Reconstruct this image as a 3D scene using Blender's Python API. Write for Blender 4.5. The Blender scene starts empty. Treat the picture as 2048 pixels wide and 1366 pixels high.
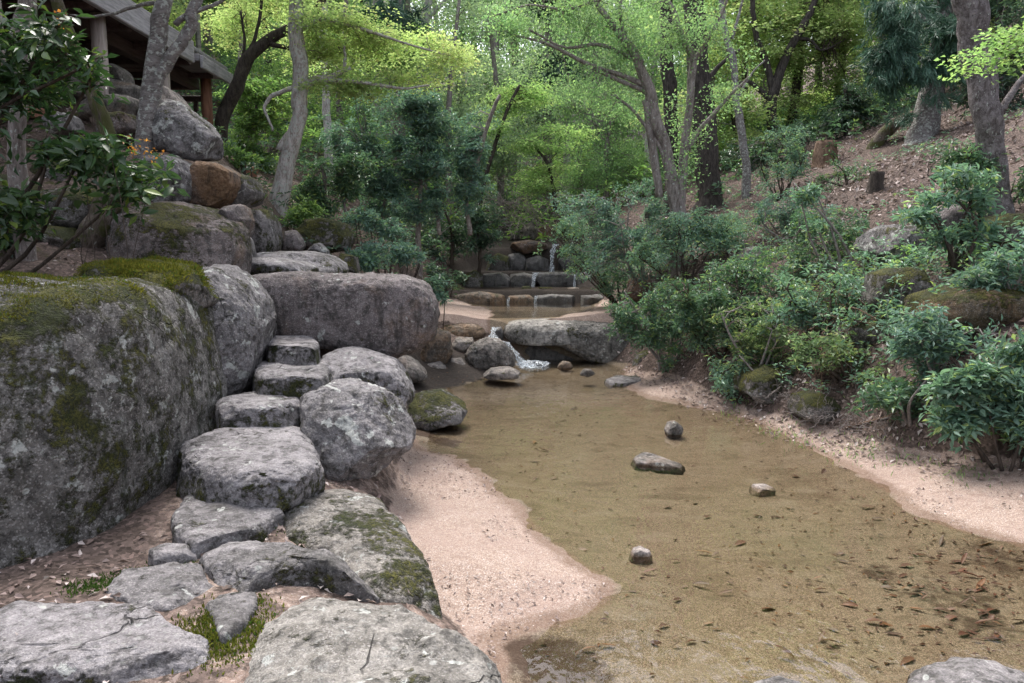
import bpy, bmesh, math, random
import numpy as np
from mathutils import Vector, Matrix

scene = bpy.context.scene
COL = scene.collection
R = math.radians
# ------------------------------------------------------------------ camera
CAMZ = 1.6
FPX = 1479.0                                   # focal length in photo pixels (2048 wide)
PITCH = math.atan(183 / FPX)
cam_data = bpy.data.cameras.new('camera')
cam_data.sensor_width = 36.0
cam_data.lens = 36.0 * FPX / 2048
cam_data.clip_start = 0.05
cam_data.clip_end = 600
cam = bpy.data.objects.new('camera', cam_data)
cam.location = (0, 0, CAMZ)
cam.rotation_euler = (math.pi / 2 - PITCH, 0, 0)
COL.objects.link(cam)
scene.camera = cam
# ------------------------------------------------------------------ sky, sun, exposure
world = bpy.data.worlds.new('World')
scene.world = world
world.use_nodes = True
wn = world.node_tree
wn.nodes.clear()
SUN_EL, SUN_AZ = R(62), R(-25)                 # high soft sun from ahead left, veiled by cloud
sky = wn.nodes.new('ShaderNodeTexSky')
sky.sky_type = 'NISHITA'
sky.sun_disc = False
sky.sun_elevation = SUN_EL
sky.sun_rotation = SUN_AZ
sky.air_density = 1.0
sky.dust_density = 4.0
sky.ozone_density = 1.0
hs = wn.nodes.new('ShaderNodeHueSaturation')
hs.inputs['Saturation'].default_value = 0.42   # thin high overcast
bg = wn.nodes.new('ShaderNodeBackground')
bg.inputs['Strength'].default_value = 0.15
wo = wn.nodes.new('ShaderNodeOutputWorld')
wn.links.new(sky.outputs[0], hs.inputs['Color'])
wn.links.new(hs.outputs[0], bg.inputs['Color'])
wn.links.new(bg.outputs[0], wo.inputs['Surface'])
sl = bpy.data.lights.new('sun', 'SUN')
sl.energy = 1.5
sl.angle = R(30)
sl.color = (1.0, 0.96, 0.9)
sun = bpy.data.objects.new('sun', sl)
sun.rotation_euler = (math.pi / 2 - SUN_EL, 0, -SUN_AZ + math.pi)
COL.objects.link(sun)
scene.view_settings.view_transform = 'Standard'
scene.view_settings.look = 'None'
scene.view_settings.exposure = 1.6
scene.view_settings.gamma = 1.0
scene.view_settings.use_curve_mapping = False
scene.render.engine = 'CYCLES'
scene.cycles.max_bounces = 6
scene.cycles.diffuse_bounces = 3
scene.cycles.glossy_bounces = 2
scene.cycles.transmission_bounces = 4
scene.cycles.transparent_max_bounces = 6
scene.cycles.use_denoising = True
scene.cycles.sample_clamp_indirect = 4.0

# ------------------------------------------------------------------ pixel <-> place
CP, SP = math.cos(PITCH), math.sin(PITCH)
def ray(px, py):
    a, b = (px - 1024) / FPX, (683 - py) / FPX
    return np.array([a, CP + b * SP, -SP + b * CP])
def at(px, py, Y):
    d = ray(px, py)
    return np.array([0, 0, CAMZ]) + d * (Y / d[1])
def on(px, py, z):
    d = ray(px, py)
    return np.array([0, 0, CAMZ]) + d * ((z - CAMZ) / d[2])

# ------------------------------------------------------------------ noise
def _hash(ix, iy, iz, seed):
    h = (ix * 374761393 + iy * 668265263 + iz * 2147483647 + seed * 1274126177) & 0xFFFFFFFF
    h = ((h ^ (h >> 13)) * 1274126177) & 0xFFFFFFFF
    h = ((h ^ (h >> 16)) * 2246822519) & 0xFFFFFFFF
    return ((h ^ (h >> 15)) & 0xFFFFFF) / float(0xFFFFFF) * 2 - 1
def vnoise(P, seed=0):
    P = np.asarray(P, float)
    I = np.floor(P).astype(np.int64)
    f = P - I
    u = f * f * f * (f * (f * 6 - 15) + 10)
    r = 0
    for dx in (0, 1):
        wx = u[:, 0] if dx else 1 - u[:, 0]
        for dy in (0, 1):
            wy = u[:, 1] if dy else 1 - u[:, 1]
            for dz in (0, 1):
                wz = u[:, 2] if dz else 1 - u[:, 2]
                r = r + wx * wy * wz * _hash(I[:, 0] + dx, I[:, 1] + dy, I[:, 2] + dz, seed)
    return r
def fbm(P, octaves=4, seed=0, gain=0.5):
    P = np.asarray(P, float)
    r, a = 0, 1.0
    for o in range(octaves):
        r = r + a * vnoise(P * (2.03 ** o) + o * 17.3, seed + o)
        a *= gain
    return r
def p3(x, y, z=0.0):
    x = np.asarray(x, float)
    return np.stack([x.ravel(), np.asarray(y, float).ravel(), np.full(x.size, z)], 1)

# ------------------------------------------------------------------ mesh helpers
def mesh_np(name, V, tris=None, quads=None, mat=None, smooth=True, mat_idx=None):
    me = bpy.data.meshes.new(name)
    V = np.asarray(V, np.float32)
    nt = 0 if tris is None else len(tris)
    nq = 0 if quads is None else len(quads)
    me.vertices.add(len(V))
    me.vertices.foreach_set('co', V.ravel())
    loops = []
    if nt: loops.append(np.asarray(tris, np.int32).ravel())
    if nq: loops.append(np.asarray(quads, np.int32).ravel())
    L = np.concatenate(loops)
    me.loops.add(len(L))
    me.loops.foreach_set('vertex_index', L)
    me.polygons.add(nt + nq)
    start = np.concatenate([np.arange(nt) * 3, nt * 3 + np.arange(nq) * 4]).astype(np.int32)
    me.polygons.foreach_set('loop_start', start)
    me.polygons.foreach_set('use_smooth', np.full(nt + nq, smooth))
    for m in (mat if isinstance(mat, (list, tuple)) else [mat]):
        if m is not None: me.materials.append(m)
    if mat_idx is not None:
        me.polygons.foreach_set('material_index', np.asarray(mat_idx, np.int32))
    me.update(calc_edges=True)
    me.validate()
    return me
def tag(o, label=None, cat=None, group=None, kind=None):
    if label: o['label'] = label
    if cat: o['category'] = cat
    if group: o['group'] = group
    if kind: o['kind'] = kind
    return o
def link(name, me, parent=None, loc=None):
    o = bpy.data.objects.new(name, me)
    COL.objects.link(o)
    if loc is not None: o.location = loc
    if parent is not None: o.parent = parent
    return o
def empty(name, loc):
    o = bpy.data.objects.new(name, None)
    o.empty_display_size = 0.1
    o.location = loc
    COL.objects.link(o)
    return o
_ico = {}
def ico(sub):
    if sub not in _ico:
        bm = bmesh.new()
        bmesh.ops.create_icosphere(bm, subdivisions=sub, radius=1)
        V = np.array([v.co[:] for v in bm.verts])
        T = np.array([[v.index for v in f.verts] for f in bm.faces])
        bm.free()
        _ico[sub] = (V / np.linalg.norm(V, axis=1)[:, None], T)
    return _ico[sub]
def box_arrays(c, s, rot=None):
    """a bevel-less box as arrays; c centre, s full sizes, rot optional 3x3"""
    c, s = np.asarray(c, float), np.asarray(s, float) / 2
    V = np.array([[x, y, z] for x in (-1, 1) for y in (-1, 1) for z in (-1, 1)], float) * s
    if rot is not None: V = V @ np.asarray(rot).T
    Q = np.array([[0, 1, 3, 2], [4, 6, 7, 5], [0, 4, 5, 1], [2, 3, 7, 6], [0, 2, 6, 4], [1, 5, 7, 3]])
    return V + c, Q
def box(name, c, s, mat, parent=None, rot=None, bevel=0.012):
    V, Q = box_arrays((0, 0, 0), s, rot)
    bm = bmesh.new()
    vs = [bm.verts.new(v) for v in V]
    for q in Q: bm.faces.new([vs[i] for i in q])
    bmesh.ops.recalc_face_normals(bm, faces=bm.faces)
    if bevel:
        bmesh.ops.bevel(bm, geom=list(bm.edges), offset=min(bevel, min(s) * 0.3), segments=1, affect='EDGES')
    me = bpy.data.meshes.new(name)
    bm.to_mesh(me); bm.free()
    me.materials.append(mat)
    o = link(name, me)
    o.location = c
    if parent is not None:
        o.location = Vector(c) - parent.location
        o.parent = parent
    return o
def catmull(P, n):
    P = np.asarray(P, float)
    if len(P) == 2:
        t = np.linspace(0, 1, n)[:, None]
        return P[0] * (1 - t) + P[1] * t
    Q = np.vstack([2 * P[0] - P[1], P, 2 * P[-1] - P[-2]])
    out = []
    for u in np.linspace(0, len(P) - 1 - 1e-6, n):
        i = int(u); t = u - i
        a, b, c, d = Q[i], Q[i + 1], Q[i + 2], Q[i + 3]
        out.append(0.5 * (2 * b + (c - a) * t + (2 * a - 5 * b + 4 * c - d) * t * t + (3 * b - a - 3 * c + d) * t ** 3))
    return np.array(out)
def tube(P, rad, sides=10, rough=0.0, seed=0, freq=6.0, flare=0.0):
    """tapered tube along P (n,3) with radii (n,): verts, quads (ends closed by a tip vertex ring)"""
    P = np.asarray(P, float); rad = np.asarray(rad, float)
    n = len(P)
    T = np.gradient(P, axis=0)
    T /= np.linalg.norm(T, axis=1)[:, None] + 1e-9
    ref = np.array([0.31, 0.9, 0.27])
    A = np.cross(T, ref); A /= np.linalg.norm(A, axis=1)[:, None] + 1e-9
    B = np.cross(T, A)
    th = np.linspace(0, 2 * math.pi, sides, endpoint=False)
    ring = (A[:, None, :] * np.cos(th)[None, :, None] + B[:, None, :] * np.sin(th)[None, :, None])
    V = P[:, None, :] + ring * rad[:, None, None]
    if rough:
        nz = fbm(V.reshape(-1, 3) * freq * np.array([1, 1, 0.35]), 3, seed).reshape(n, sides)
        V = V + ring * (nz * rough * rad[:, None])[:, :, None]
    V = V.reshape(-1, 3)
    i = np.arange(n - 1)[:, None] * sides
    j = np.arange(sides)[None, :]
    k = (j + 1) % sides
    Q = np.stack([i + j, i + k, i + sides + k, i + sides + j], 2).reshape(-1, 4)
    V = np.vstack([V, P[:1], P[-1:]])
    c0, c1 = n * sides, n * sides + 1
    jj = np.arange(sides); kk = (jj + 1) % sides
    caps = np.vstack([np.stack([kk, jj, np.full(sides, c0)], 1),
                      np.stack([(n - 1) * sides + jj, (n - 1) * sides + kk, np.full(sides, c1)], 1)])
    return V, Q, caps
def join_tubes(lst):
    Vs, Qs, Ts, off = [], [], [], 0
    for V, Q, T in lst:
        Vs.append(V); Qs.append(Q + off); Ts.append(T + off); off += len(V)
    return np.vstack(Vs), np.vstack(Qs), np.vstack(Ts)
# ------------------------------------------------------------------ materials
class NT:
    def __init__(s, name):
        s.m = bpy.data.materials.new(name); s.m.use_nodes = True
        s.t = s.m.node_tree; s.t.nodes.clear()
        s.out = s.t.nodes.new('ShaderNodeOutputMaterial')
        s.pos = s.n('NewGeometry')
    def n(s, typ, ins=None, **kw):
        nd = s.t.nodes.new('ShaderNode' + typ)
        for k, v in kw.items(): setattr(nd, k, v)
        for k, v in (ins or {}).items(): s.set(nd.inputs[k], v)
        return nd
    def set(s, sock, v):
        if hasattr(v, 'is_output') and v.is_output: s.t.links.new(v, sock)
        else:
            if isinstance(v, (tuple, list)) and len(v) == 3 and sock.type == 'RGBA': v = (*v, 1)
            sock.default_value = v
    def P(s): return s.pos.outputs['Position']
    def scaled(s, sc):
        return s.n('VectorMath', {0: s.P(), 1: sc}, operation='MULTIPLY').outputs[0]
    def noise(s, scale, detail=4, rough=0.55, dist=0.0, vec=None):
        return s.n('TexNoise', {'Vector': vec or s.P(), 'Scale': scale, 'Detail': detail, 'Roughness': rough, 'Distortion': dist}).outputs[0]
    def voro(s, scale, vec=None, feature='F1', out=0, rnd=1.0):
        return s.n('TexVoronoi', {'Vector': vec or s.P(), 'Scale': scale, 'Randomness': rnd}, feature=feature).outputs[out]
    def ramp(s, fac, a, b, lo=0.0, hi=1.0):
        return s.n('MapRange', {0: fac, 1: a, 2: b, 3: lo, 4: hi}, interpolation_type='SMOOTHSTEP').outputs[0]
    def math(s, op, a, b=0.0, clamp=False):
        return s.n('Math', {0: a, 1: b}, operation=op, use_clamp=clamp).outputs[0]
    def mix(s, f, a, b):
        nd = s.n('Mix', data_type='RGBA')
        s.set(nd.inputs[0], f); s.set(nd.inputs[6], a); s.set(nd.inputs[7], b)
        return nd.outputs[2]
    def mul(s, c, f):
        nd = s.n('Mix', data_type='RGBA', blend_type='MULTIPLY')
        s.set(nd.inputs[0], 1.0); s.set(nd.inputs[6], c); s.set(nd.inputs[7], f)
        return nd.outputs[2]
    def bump(s, h, strength=0.5, dist=0.02, prev=None):
        ins = {'Height': h, 'Strength': strength, 'Distance': dist}
        if prev is not None: ins['Normal'] = prev
        return s.n('Bump', ins).outputs[0]
    def up(s):
        return s.n('SeparateXYZ', {0: s.pos.outputs['Normal']}).outputs[2]
    def attr(s, name):
        return s.n('Attribute', attribute_name=name)
    def bsdf(s, col, rough=0.85, normal=None, spec=0.3, **kw):
        ins = {'Base Color': col, 'Roughness': rough, 'Specular IOR Level': spec}
        if normal is not None: ins['Normal'] = normal
        ins.update(kw)
        return s.n('BsdfPrincipled', ins).outputs[0]
    def done(s, sh):
        s.t.links.new(sh, s.out.inputs['Surface'])
        return s.m

MOSS_A, MOSS_B = (0.030, 0.040, 0.006), (0.110, 0.105, 0.016)
def rock_mat(name, base=((0.17, 0.155, 0.16), (0.33, 0.30, 0.315)), dark=0.4, moss=0.3, lichen=0.4, rust=0.0,
             moss_side=0.0, wet=0.0, grain=1.0, seed=0.0, speck=0.65, film=((0.022, 0.021, 0.019), (0.085, 0.080, 0.074))):
    t = NT(name)
    P = t.n('VectorMath', {0: t.P(), 1: (seed * 3.1, seed * 1.7, seed * 2.3)}, operation='ADD').outputs[0]
    big = t.noise(1.3, 5, 0.6, 0.3, P)
    mid = t.noise(6.0, 6, 0.65, 0.2, P)
    fine = t.noise(38.0, 5, 0.7, 0.0, P)
    spk = t.voro(190.0 / grain, P, out=1)                       # crystals
    spkv = t.n('SeparateColor', {0: spk}).outputs[0]
    mott = t.noise(17.0, 6, 0.72, 0.3, P)                       # hand-sized weathering blotches
    c = t.mix(t.ramp(mid, 0.32, 0.68), base[0], base[1])
    c = t.mix(t.math('MULTIPLY', t.ramp(spkv, 0.66, 0.76), 0.30), c, (0.06, 0.055, 0.057))
    c = t.mix(t.math('MULTIPLY', t.ramp(spkv, 0.22, 0.12), 0.35), c, (0.46, 0.43, 0.42))
    c = t.mix(t.math('MULTIPLY', t.ramp(mott, 0.52, 0.36), min(0.9, 0.42 + 0.5 * dark)), c, (0.042, 0.039, 0.036))
    c = t.mix(t.math('MULTIPLY', t.ramp(mott, 0.58, 0.68), 0.35), c, tuple(min(0.6, x * 1.5) for x in base[1]))
    c = t.mix(t.math('MULTIPLY', t.ramp(fine, 0.45, 0.30), 0.5), c, (0.05, 0.046, 0.046))
    # dark biofilm in broad irregular patches
    FILM = film
    film = t.math('MULTIPLY', t.ramp(t.math('ADD', big, t.math('MULTIPLY', mott, 0.55)), 1.02 - 0.36 * dark, 0.66 - 0.30 * dark), 0.85)
    c = t.mix(film, c, t.mix(t.ramp(fine, 0.35, 0.65), *FILM))
    sn = t.noise(33.0, 5, 0.68, 0.2, t.n('VectorMath', {0: P, 1: (3.3, 8.8, 2.2)}, operation='ADD').outputs[0])
    sm = t.math('MULTIPLY', t.ramp(sn, 0.575, 0.64), t.ramp(t.noise(3.1, 3, 0.6, 0.2, P), 0.36, 0.60, 0.10, speck))
    c = t.mix(sm, c, t.mix(t.ramp(fine, 0.35, 0.65), (0.19, 0.19, 0.175), (0.37, 0.37, 0.345)))
    if rust:
        rr = t.math('MULTIPLY', t.ramp(t.noise(2.1, 4, 0.6, 0.5, P), 0.62 - 0.35 * rust, 0.78 - 0.35 * rust), min(1.0, rust * 1.3))
        c = t.mix(rr, c, t.mix(t.ramp(fine, 0.3, 0.7), (0.12, 0.062, 0.028), (0.30, 0.18, 0.095)))
    streak = t.noise(1.0, 5, 0.65, 0.3, t.n('VectorMath', {0: P, 1: (9.0, 9.0, 1.1)}, operation='MULTIPLY').outputs[0])
    steep = t.ramp(t.up(), 0.75, 0.35)
    c = t.mix(t.math('MULTIPLY', t.math('MULTIPLY', t.ramp(streak, 0.54, 0.66), steep), 0.6), c, FILM[0])
    ck = t.n('TexVoronoi', {'Vector': t.n('VectorMath', {0: P, 1: t.n('VectorMath', {0: t.n('TexNoise', {'Vector': P, 'Scale': 2.2, 'Detail': 4}).outputs[1], 1: (0.55, 0.55, 0.55)}, operation='MULTIPLY').outputs[0]}, operation='ADD').outputs[0], 'Scale': 1.35}, feature='DISTANCE_TO_EDGE').outputs[0]
    crack = t.math('MULTIPLY', t.ramp(ck, 0.007, 0.0), t.ramp(t.noise(1.9, 2, 0.5, 0, P), 0.54, 0.62))
    c = t.mix(t.math('MULTIPLY', crack, 0.55), c, (0.016, 0.014, 0.012))
    if lichen:
        lv = t.noise(7.5, 3, 0.5, 0.6, t.n('VectorMath', {0: P, 1: (5.2, 9.1, 1.3)}, operation='ADD').outputs[0])
        le = t.math('ADD', lv, t.math('MULTIPLY', t.math('SUBTRACT', fine, 0.5), 0.32))
        lm = t.ramp(le, 0.74 - 0.17 * lichen, 0.78 - 0.17 * lichen)
        dots = t.voro(13.0, P)
        dm = t.math('MULTIPLY', t.ramp(t.math('ADD', dots, t.math('MULTIPLY', fine, 0.2)), 0.30, 0.24), t.ramp(lichen if False else t.noise(2.2, 2, 0.5, 0, P), 0.50, 0.62))
        lm = t.math('MAXIMUM', lm, dm)
        c = t.mix(t.math('MULTIPLY', lm, 0.8), c, t.mix(t.ramp(fine, 0.35, 0.6), (0.25, 0.265, 0.245), (0.46, 0.465, 0.44)))
    h = t.math('ADD', t.math('MULTIPLY', mid, 0.5), t.math('ADD', t.math('MULTIPLY', fine, 0.45), t.math('MULTIPLY', spkv, 0.10)))
    h = t.math('SUBTRACT', h, t.math('MULTIPLY', crack, 0.8))
    rough = 0.88
    if moss or moss_side:
        mn = t.noise(3.2, 6, 0.65, 0.4, t.n('VectorMath', {0: P, 1: (1.2, 4.1, 7.3)}, operation='ADD').outputs[0])
        mn = t.math('ADD', mn, t.math('MULTIPLY', t.math('SUBTRACT', t.noise(28.0, 4, 0.7, 0, P), 0.5), 0.55))
        upm = t.ramp(t.up(), 0.05, 0.8, moss_side * 0.30, moss * 0.42)
        mm = t.ramp(t.math('ADD', mn, upm), 0.66, 0.80)
        tuft = t.noise(75.0, 3, 0.7, 0, P)
        mc = t.mix(t.ramp(t.noise(5.0, 4, 0.6, 0, P), 0.35, 0.65), MOSS_A, MOSS_B)
        mc = t.mix(t.ramp(tuft, 0.60, 0.35), mc, (0.016, 0.020, 0.005))
        c = t.mix(t.math('MULTIPLY', mm, 0.93), c, mc)
        h = t.math('ADD', h, t.math('MULTIPLY', mm, t.math('ADD', t.math('MULTIPLY', tuft, 0.9), 0.25)))
    wl = t.ramp(t.n('SeparateXYZ', {0: t.P()}).outputs[2], 0.022, 0.0)      # soaked below the pool's waterline
    c = t.mix(wl, c, t.mul(c, (0.72, 0.64, 0.54)))
    nrm = t.bump(h, 1.0, 0.035)
    if wet:
        return t.done(t.bsdf(t.mul(c, (1 - 0.55 * wet,) * 3), 0.88 - 0.5 * wet, nrm, 0.35 + 0.3 * wet))
    return t.done(t.bsdf(c, rough, nrm, 0.25))

M = {}
M['giant'] = rock_mat('rock_weathered_dark', ((0.088, 0.081, 0.074), (0.200, 0.189, 0.178)), dark=1.8, moss=0.62, lichen=0.66, moss_side=0.58, grain=1.4, speck=0.85, film=((0.015, 0.021, 0.009), (0.056, 0.066, 0.037)))
M['grey'] = rock_mat('rock_grey_granite', ((0.120, 0.112, 0.113), (0.248, 0.232, 0.237)), dark=0.75, moss=0.25, lichen=0.85, seed=1, speck=0.8)
M['greymoss'] = rock_mat('rock_grey_mossy', ((0.128, 0.118, 0.116), (0.240, 0.221, 0.221)), dark=0.60, moss=0.75, lichen=0.4, moss_side=0.35, seed=2)
M['slab'] = rock_mat('rock_purple_granite', ((0.092, 0.075, 0.074), (0.180, 0.154, 0.153)), dark=0.85, moss=0.1, lichen=0.36, rust=0.22, seed=3, speck=0.5)
M['tread'] = rock_mat('rock_worn_step', ((0.176, 0.163, 0.169), (0.328, 0.307, 0.314)), dark=0.45, moss=0.12, lichen=0.5, moss_side=0.7, seed=4)
M['flat'] = rock_mat('rock_worn_flat', ((0.152, 0.142, 0.144), (0.280, 0.260, 0.265)), dark=0.4, moss=0.15, lichen=0.35, moss_side=0.55, seed=5, speck=0.5)
M['front'] = rock_mat('rock_lichen_mossy', ((0.144, 0.130, 0.113), (0.272, 0.248, 0.221)), dark=0.5, moss=0.42, lichen=0.66, moss_side=0.5, seed=6, speck=0.7)
M['front_dry'] = rock_mat('rock_lichen_dry', ((0.155, 0.142, 0.125), (0.30, 0.28, 0.255)), dark=0.45, moss=0.16, lichen=0.62, rust=0.1, moss_side=0.5, seed=6, speck=0.7)
M['wall'] = rock_mat('rock_wall_brown', ((0.120, 0.095, 0.089), (0.224, 0.185, 0.175)), dark=0.5, moss=0.6, lichen=0.25, rust=0.25, moss_side=0.42, seed=7)
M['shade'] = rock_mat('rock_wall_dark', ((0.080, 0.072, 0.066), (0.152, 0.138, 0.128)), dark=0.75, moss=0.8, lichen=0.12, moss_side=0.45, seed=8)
M['pale'] = rock_mat('rock_pale_granite', ((0.256, 0.217, 0.194), (0.416, 0.362, 0.334)), dark=0.06, moss=0.05, lichen=0.15, rust=0.2, seed=9)
M['brown'] = rock_mat('rock_brown_face', ((0.104, 0.067, 0.050), (0.200, 0.134, 0.105)), dark=0.40, moss=0.1, lichen=0.15, rust=0.5, seed=10)
M['stream'] = rock_mat('rock_stream_pale', ((0.208, 0.177, 0.155), (0.368, 0.323, 0.291)), dark=0.30, moss=0.2, lichen=0.12, rust=0.28, moss_side=0.15, seed=11)
M['wetrock'] = rock_mat('rock_wet_dark', ((0.104, 0.095, 0.089), (0.176, 0.158, 0.147)), dark=0.70, moss=0.35, lichen=0.0, rust=0.15, moss_side=0.1, wet=0.7, seed=12)
M['tan'] = rock_mat('rock_wet_tan', ((0.192, 0.126, 0.078), (0.304, 0.213, 0.140)), dark=0.28, moss=0.3, lichen=0.0, rust=0.55, moss_side=0.1, wet=0.3, seed=13)
M['ochre'] = rock_mat('rock_ochre_ledge', ((0.104, 0.075, 0.047), (0.176, 0.130, 0.085)), dark=0.45, moss=0.7, lichen=0.0, rust=0.4, moss_side=0.4, seed=14)
M['bigslab'] = rock_mat('rock_white_slab', ((0.33, 0.305, 0.275), (0.50, 0.465, 0.425)), dark=0.05, moss=0.08, lichen=0.4, rust=0.15, moss_side=0.3, seed=15)
M['mossy'] = rock_mat('rock_moss_covered', ((0.128, 0.114, 0.105), (0.216, 0.197, 0.186)), dark=0.5, moss=1.15, lichen=0.1, moss_side=0.6, seed=16)

def ground_mat():
    t = NT('ground_sand_and_soil')
    a = t.attr('mask')
    sep = t.n('SeparateColor', {0: a.outputs['Color']})
    sand_m, wet_m, moss_m = sep.outputs[0], sep.outputs[1], sep.outputs[2]
    n1 = t.noise(2.5, 5, 0.6)
    n2 = t.noise(30.0, 5, 0.7)
    gr = t.voro(260.0, out=1); gv = t.n('SeparateColor', {0: gr}).outputs
    # coarse granite sand: pink, cream, grey and dark grains
    s = t.mix(gv[0], (0.225, 0.155, 0.122), (0.40, 0.315, 0.262))
    s = t.mix(t.math('MULTIPLY', t.ramp(gv[1], 0.80, 0.88), 0.7), s, (0.17, 0.12, 0.10))
    s = t.mix(t.math('MULTIPLY', t.ramp(gv[2], 0.86, 0.93), 0.8), s, (0.52, 0.48, 0.455))
    s = t.mix(t.ramp(n1, 0.35, 0.7, 0.0, 0.4), s, (0.26, 0.185, 0.16))
    s = t.mix(t.math('MULTIPLY', t.ramp(n2, 0.60, 0.75), 0.5), s, (0.20, 0.13, 0.10))
    s = t.mix(t.ramp(t.noise(14.0, 6, 0.75), 0.50, 0.68, 0.0, 0.55), s, (0.20, 0.135, 0.108))
    # sodden: darker and yellower grains, with darker silt drifts
    w = t.mix(gv[0], (0.086, 0.065, 0.045), (0.235, 0.184, 0.132))
    w = t.mix(t.math('MULTIPLY', t.ramp(gv[2], 0.72, 0.85), 0.75), w, (0.32, 0.26, 0.20))
    w = t.mix(t.math('MULTIPLY', t.ramp(gv[1], 0.70, 0.85), 0.6), w, (0.055, 0.038, 0.020))
    silt = t.noise(1.6, 6, 0.65, 0.4, t.scaled((1.0, 0.55, 1.0)))
    w = t.mix(t.ramp(silt, 0.52, 0.75, 0.0, 0.55), w, (0.075, 0.045, 0.028))
    w = t.mix(t.ramp(silt, 0.46, 0.32, 0.0, 0.30), w, (0.15, 0.145, 0.085))
    bars = t.noise(1.0, 4, 0.6, 0.8, t.n('VectorMath', {0: t.P(), 1: (2.2, 5.5, 1.0)}, operation='MULTIPLY').outputs[0])
    w = t.mix(t.ramp(bars, 0.52, 0.68, 0.0, 0.5), w, (0.085, 0.062, 0.040))
    w = t.mix(t.ramp(bars, 0.46, 0.34, 0.0, 0.35), w, (0.24, 0.205, 0.165))
    w = t.mix(t.ramp(t.math('ADD', a.outputs['Alpha'], t.math('MULTIPLY', t.math('SUBTRACT', t.noise(11.0, 5, 0.75), 0.5), 1.3)), 0.40, 0.70, 0.0, 0.85), w, (0.040, 0.022, 0.014))
    damp = t.math('ADD', wet_m, t.math('MULTIPLY', t.math('SUBTRACT', t.noise(7.0, 5, 0.7), 0.5), 0.5))
    s = t.mix(t.ramp(damp, 0.02, 0.34, 0.0, 0.75), s, t.mul(s, (0.50, 0.44, 0.38)))
    wn = t.math('ADD', wet_m, t.math('MULTIPLY', t.math('SUBTRACT', n2, 0.5), 0.15))
    s = t.mix(t.ramp(wn, 0.44, 0.60), s, w)
    # leafy soil
    fl = t.voro(55.0, out=1); fv = t.n('SeparateColor', {0: fl}).outputs
    d = t.mix(fv[0], (0.042, 0.031, 0.025), (0.140, 0.102, 0.088))
    d = t.mix(t.math('MULTIPLY', t.ramp(fv[1], 0.82, 0.93), 0.6), d, (0.22, 0.155, 0.135))
    d = t.mix(t.ramp(n1, 0.50, 0.70, 0.0, 0.6), d, (0.035, 0.024, 0.017))
    d = t.mix(t.math('MULTIPLY', wet_m, 0.8), d, (0.020, 0.017, 0.014))
    mossn = t.math('ADD', moss_m, t.math('MULTIPLY', t.math('SUBTRACT', t.noise(5.0, 6, 0.7), 0.5), 1.4))
    d = t.mix(t.ramp(mossn, 0.55, 0.75), d, t.mix(n2, (0.022, 0.030, 0.006), (0.085, 0.085, 0.02)))
    sm = t.math('ADD', sand_m, t.math('MULTIPLY', t.math('SUBTRACT', t.noise(9.0, 5, 0.7), 0.5), 0.7))
    sf = t.ramp(sm, 0.42, 0.58)
    c = t.mix(sf, d, s)
    h = t.math('ADD', t.math('MULTIPLY', n2, 0.7), t.math('ADD', t.math('MULTIPLY', gv[0], 0.3), t.math('MULTIPLY', t.noise(9.0, 4, 0.6), 1.2)))
    h = t.math('ADD', h, t.math('MULTIPLY', t.math('SUBTRACT', 1.0, sf), t.math('MULTIPLY', fv[2], 0.8)))
    return t.done(t.bsdf(c, 0.9, t.bump(h, 0.7, 0.02), 0.2))
M['ground'] = ground_mat()

def water_mat(name, tint, bumps=(14.0, 0.10), rough=0.02):
    t = NT(name)
    v = t.scaled((1.0, 0.6, 1.0))
    h = t.math('ADD', t.noise(bumps[0], 3, 0.5, 0.3, v), t.math('MULTIPLY', t.noise(bumps[0] * 3.1, 2, 0.5, 0, v), 0.35))
    nrm = t.bump(h, bumps[1], 0.05)
    fr = t.n('Fresnel', {'IOR': 1.42, 'Normal': nrm}).outputs[0]
    tr = t.n('BsdfTransparent', {'Color': tint}).outputs[0]
    gl = t.n('BsdfGlossy', {'Color': (1, 1, 1), 'Roughness': rough, 'Normal': nrm}).outputs[0]
    mx = t.n('MixShader', {0: fr, 1: tr, 2: gl}).outputs[0]
    return t.done(mx)
M['water'] = water_mat('stream_water', (0.92, 0.90, 0.84), (7.0, 0.12), 0.02)
def fall_mat():
    t = NT('white_water')
    n = t.noise(60.0, 3, 0.6, 0, t.scaled((1.0, 1.0, 0.12)))
    f = t.ramp(n, 0.42, 0.70, 0.0, 0.75)
    d = t.bsdf((0.62, 0.65, 0.68), 0.9, None, 0.1)
    tr = t.n('BsdfTransparent', {'Color': (0.9, 0.93, 0.95)}).outputs[0]
    return t.done(t.n('MixShader', {0: f, 1: tr, 2: d}).outputs[0])
M['fall'] = fall_mat()
def foam_mat():
    t = NT('foam')
    n = t.noise(30.0, 4, 0.7)
    f = t.ramp(n, 0.46, 0.66, 0.0, 0.8)
    d = t.bsdf((0.66, 0.69, 0.72), 0.9, None, 0.1)
    tr = t.n('BsdfTransparent', {'Color': (0.95, 0.96, 0.97)}).outputs[0]
    return t.done(t.n('MixShader', {0: f, 1: tr, 2: d}).outputs[0])
M['foam'] = foam_mat()

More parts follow.
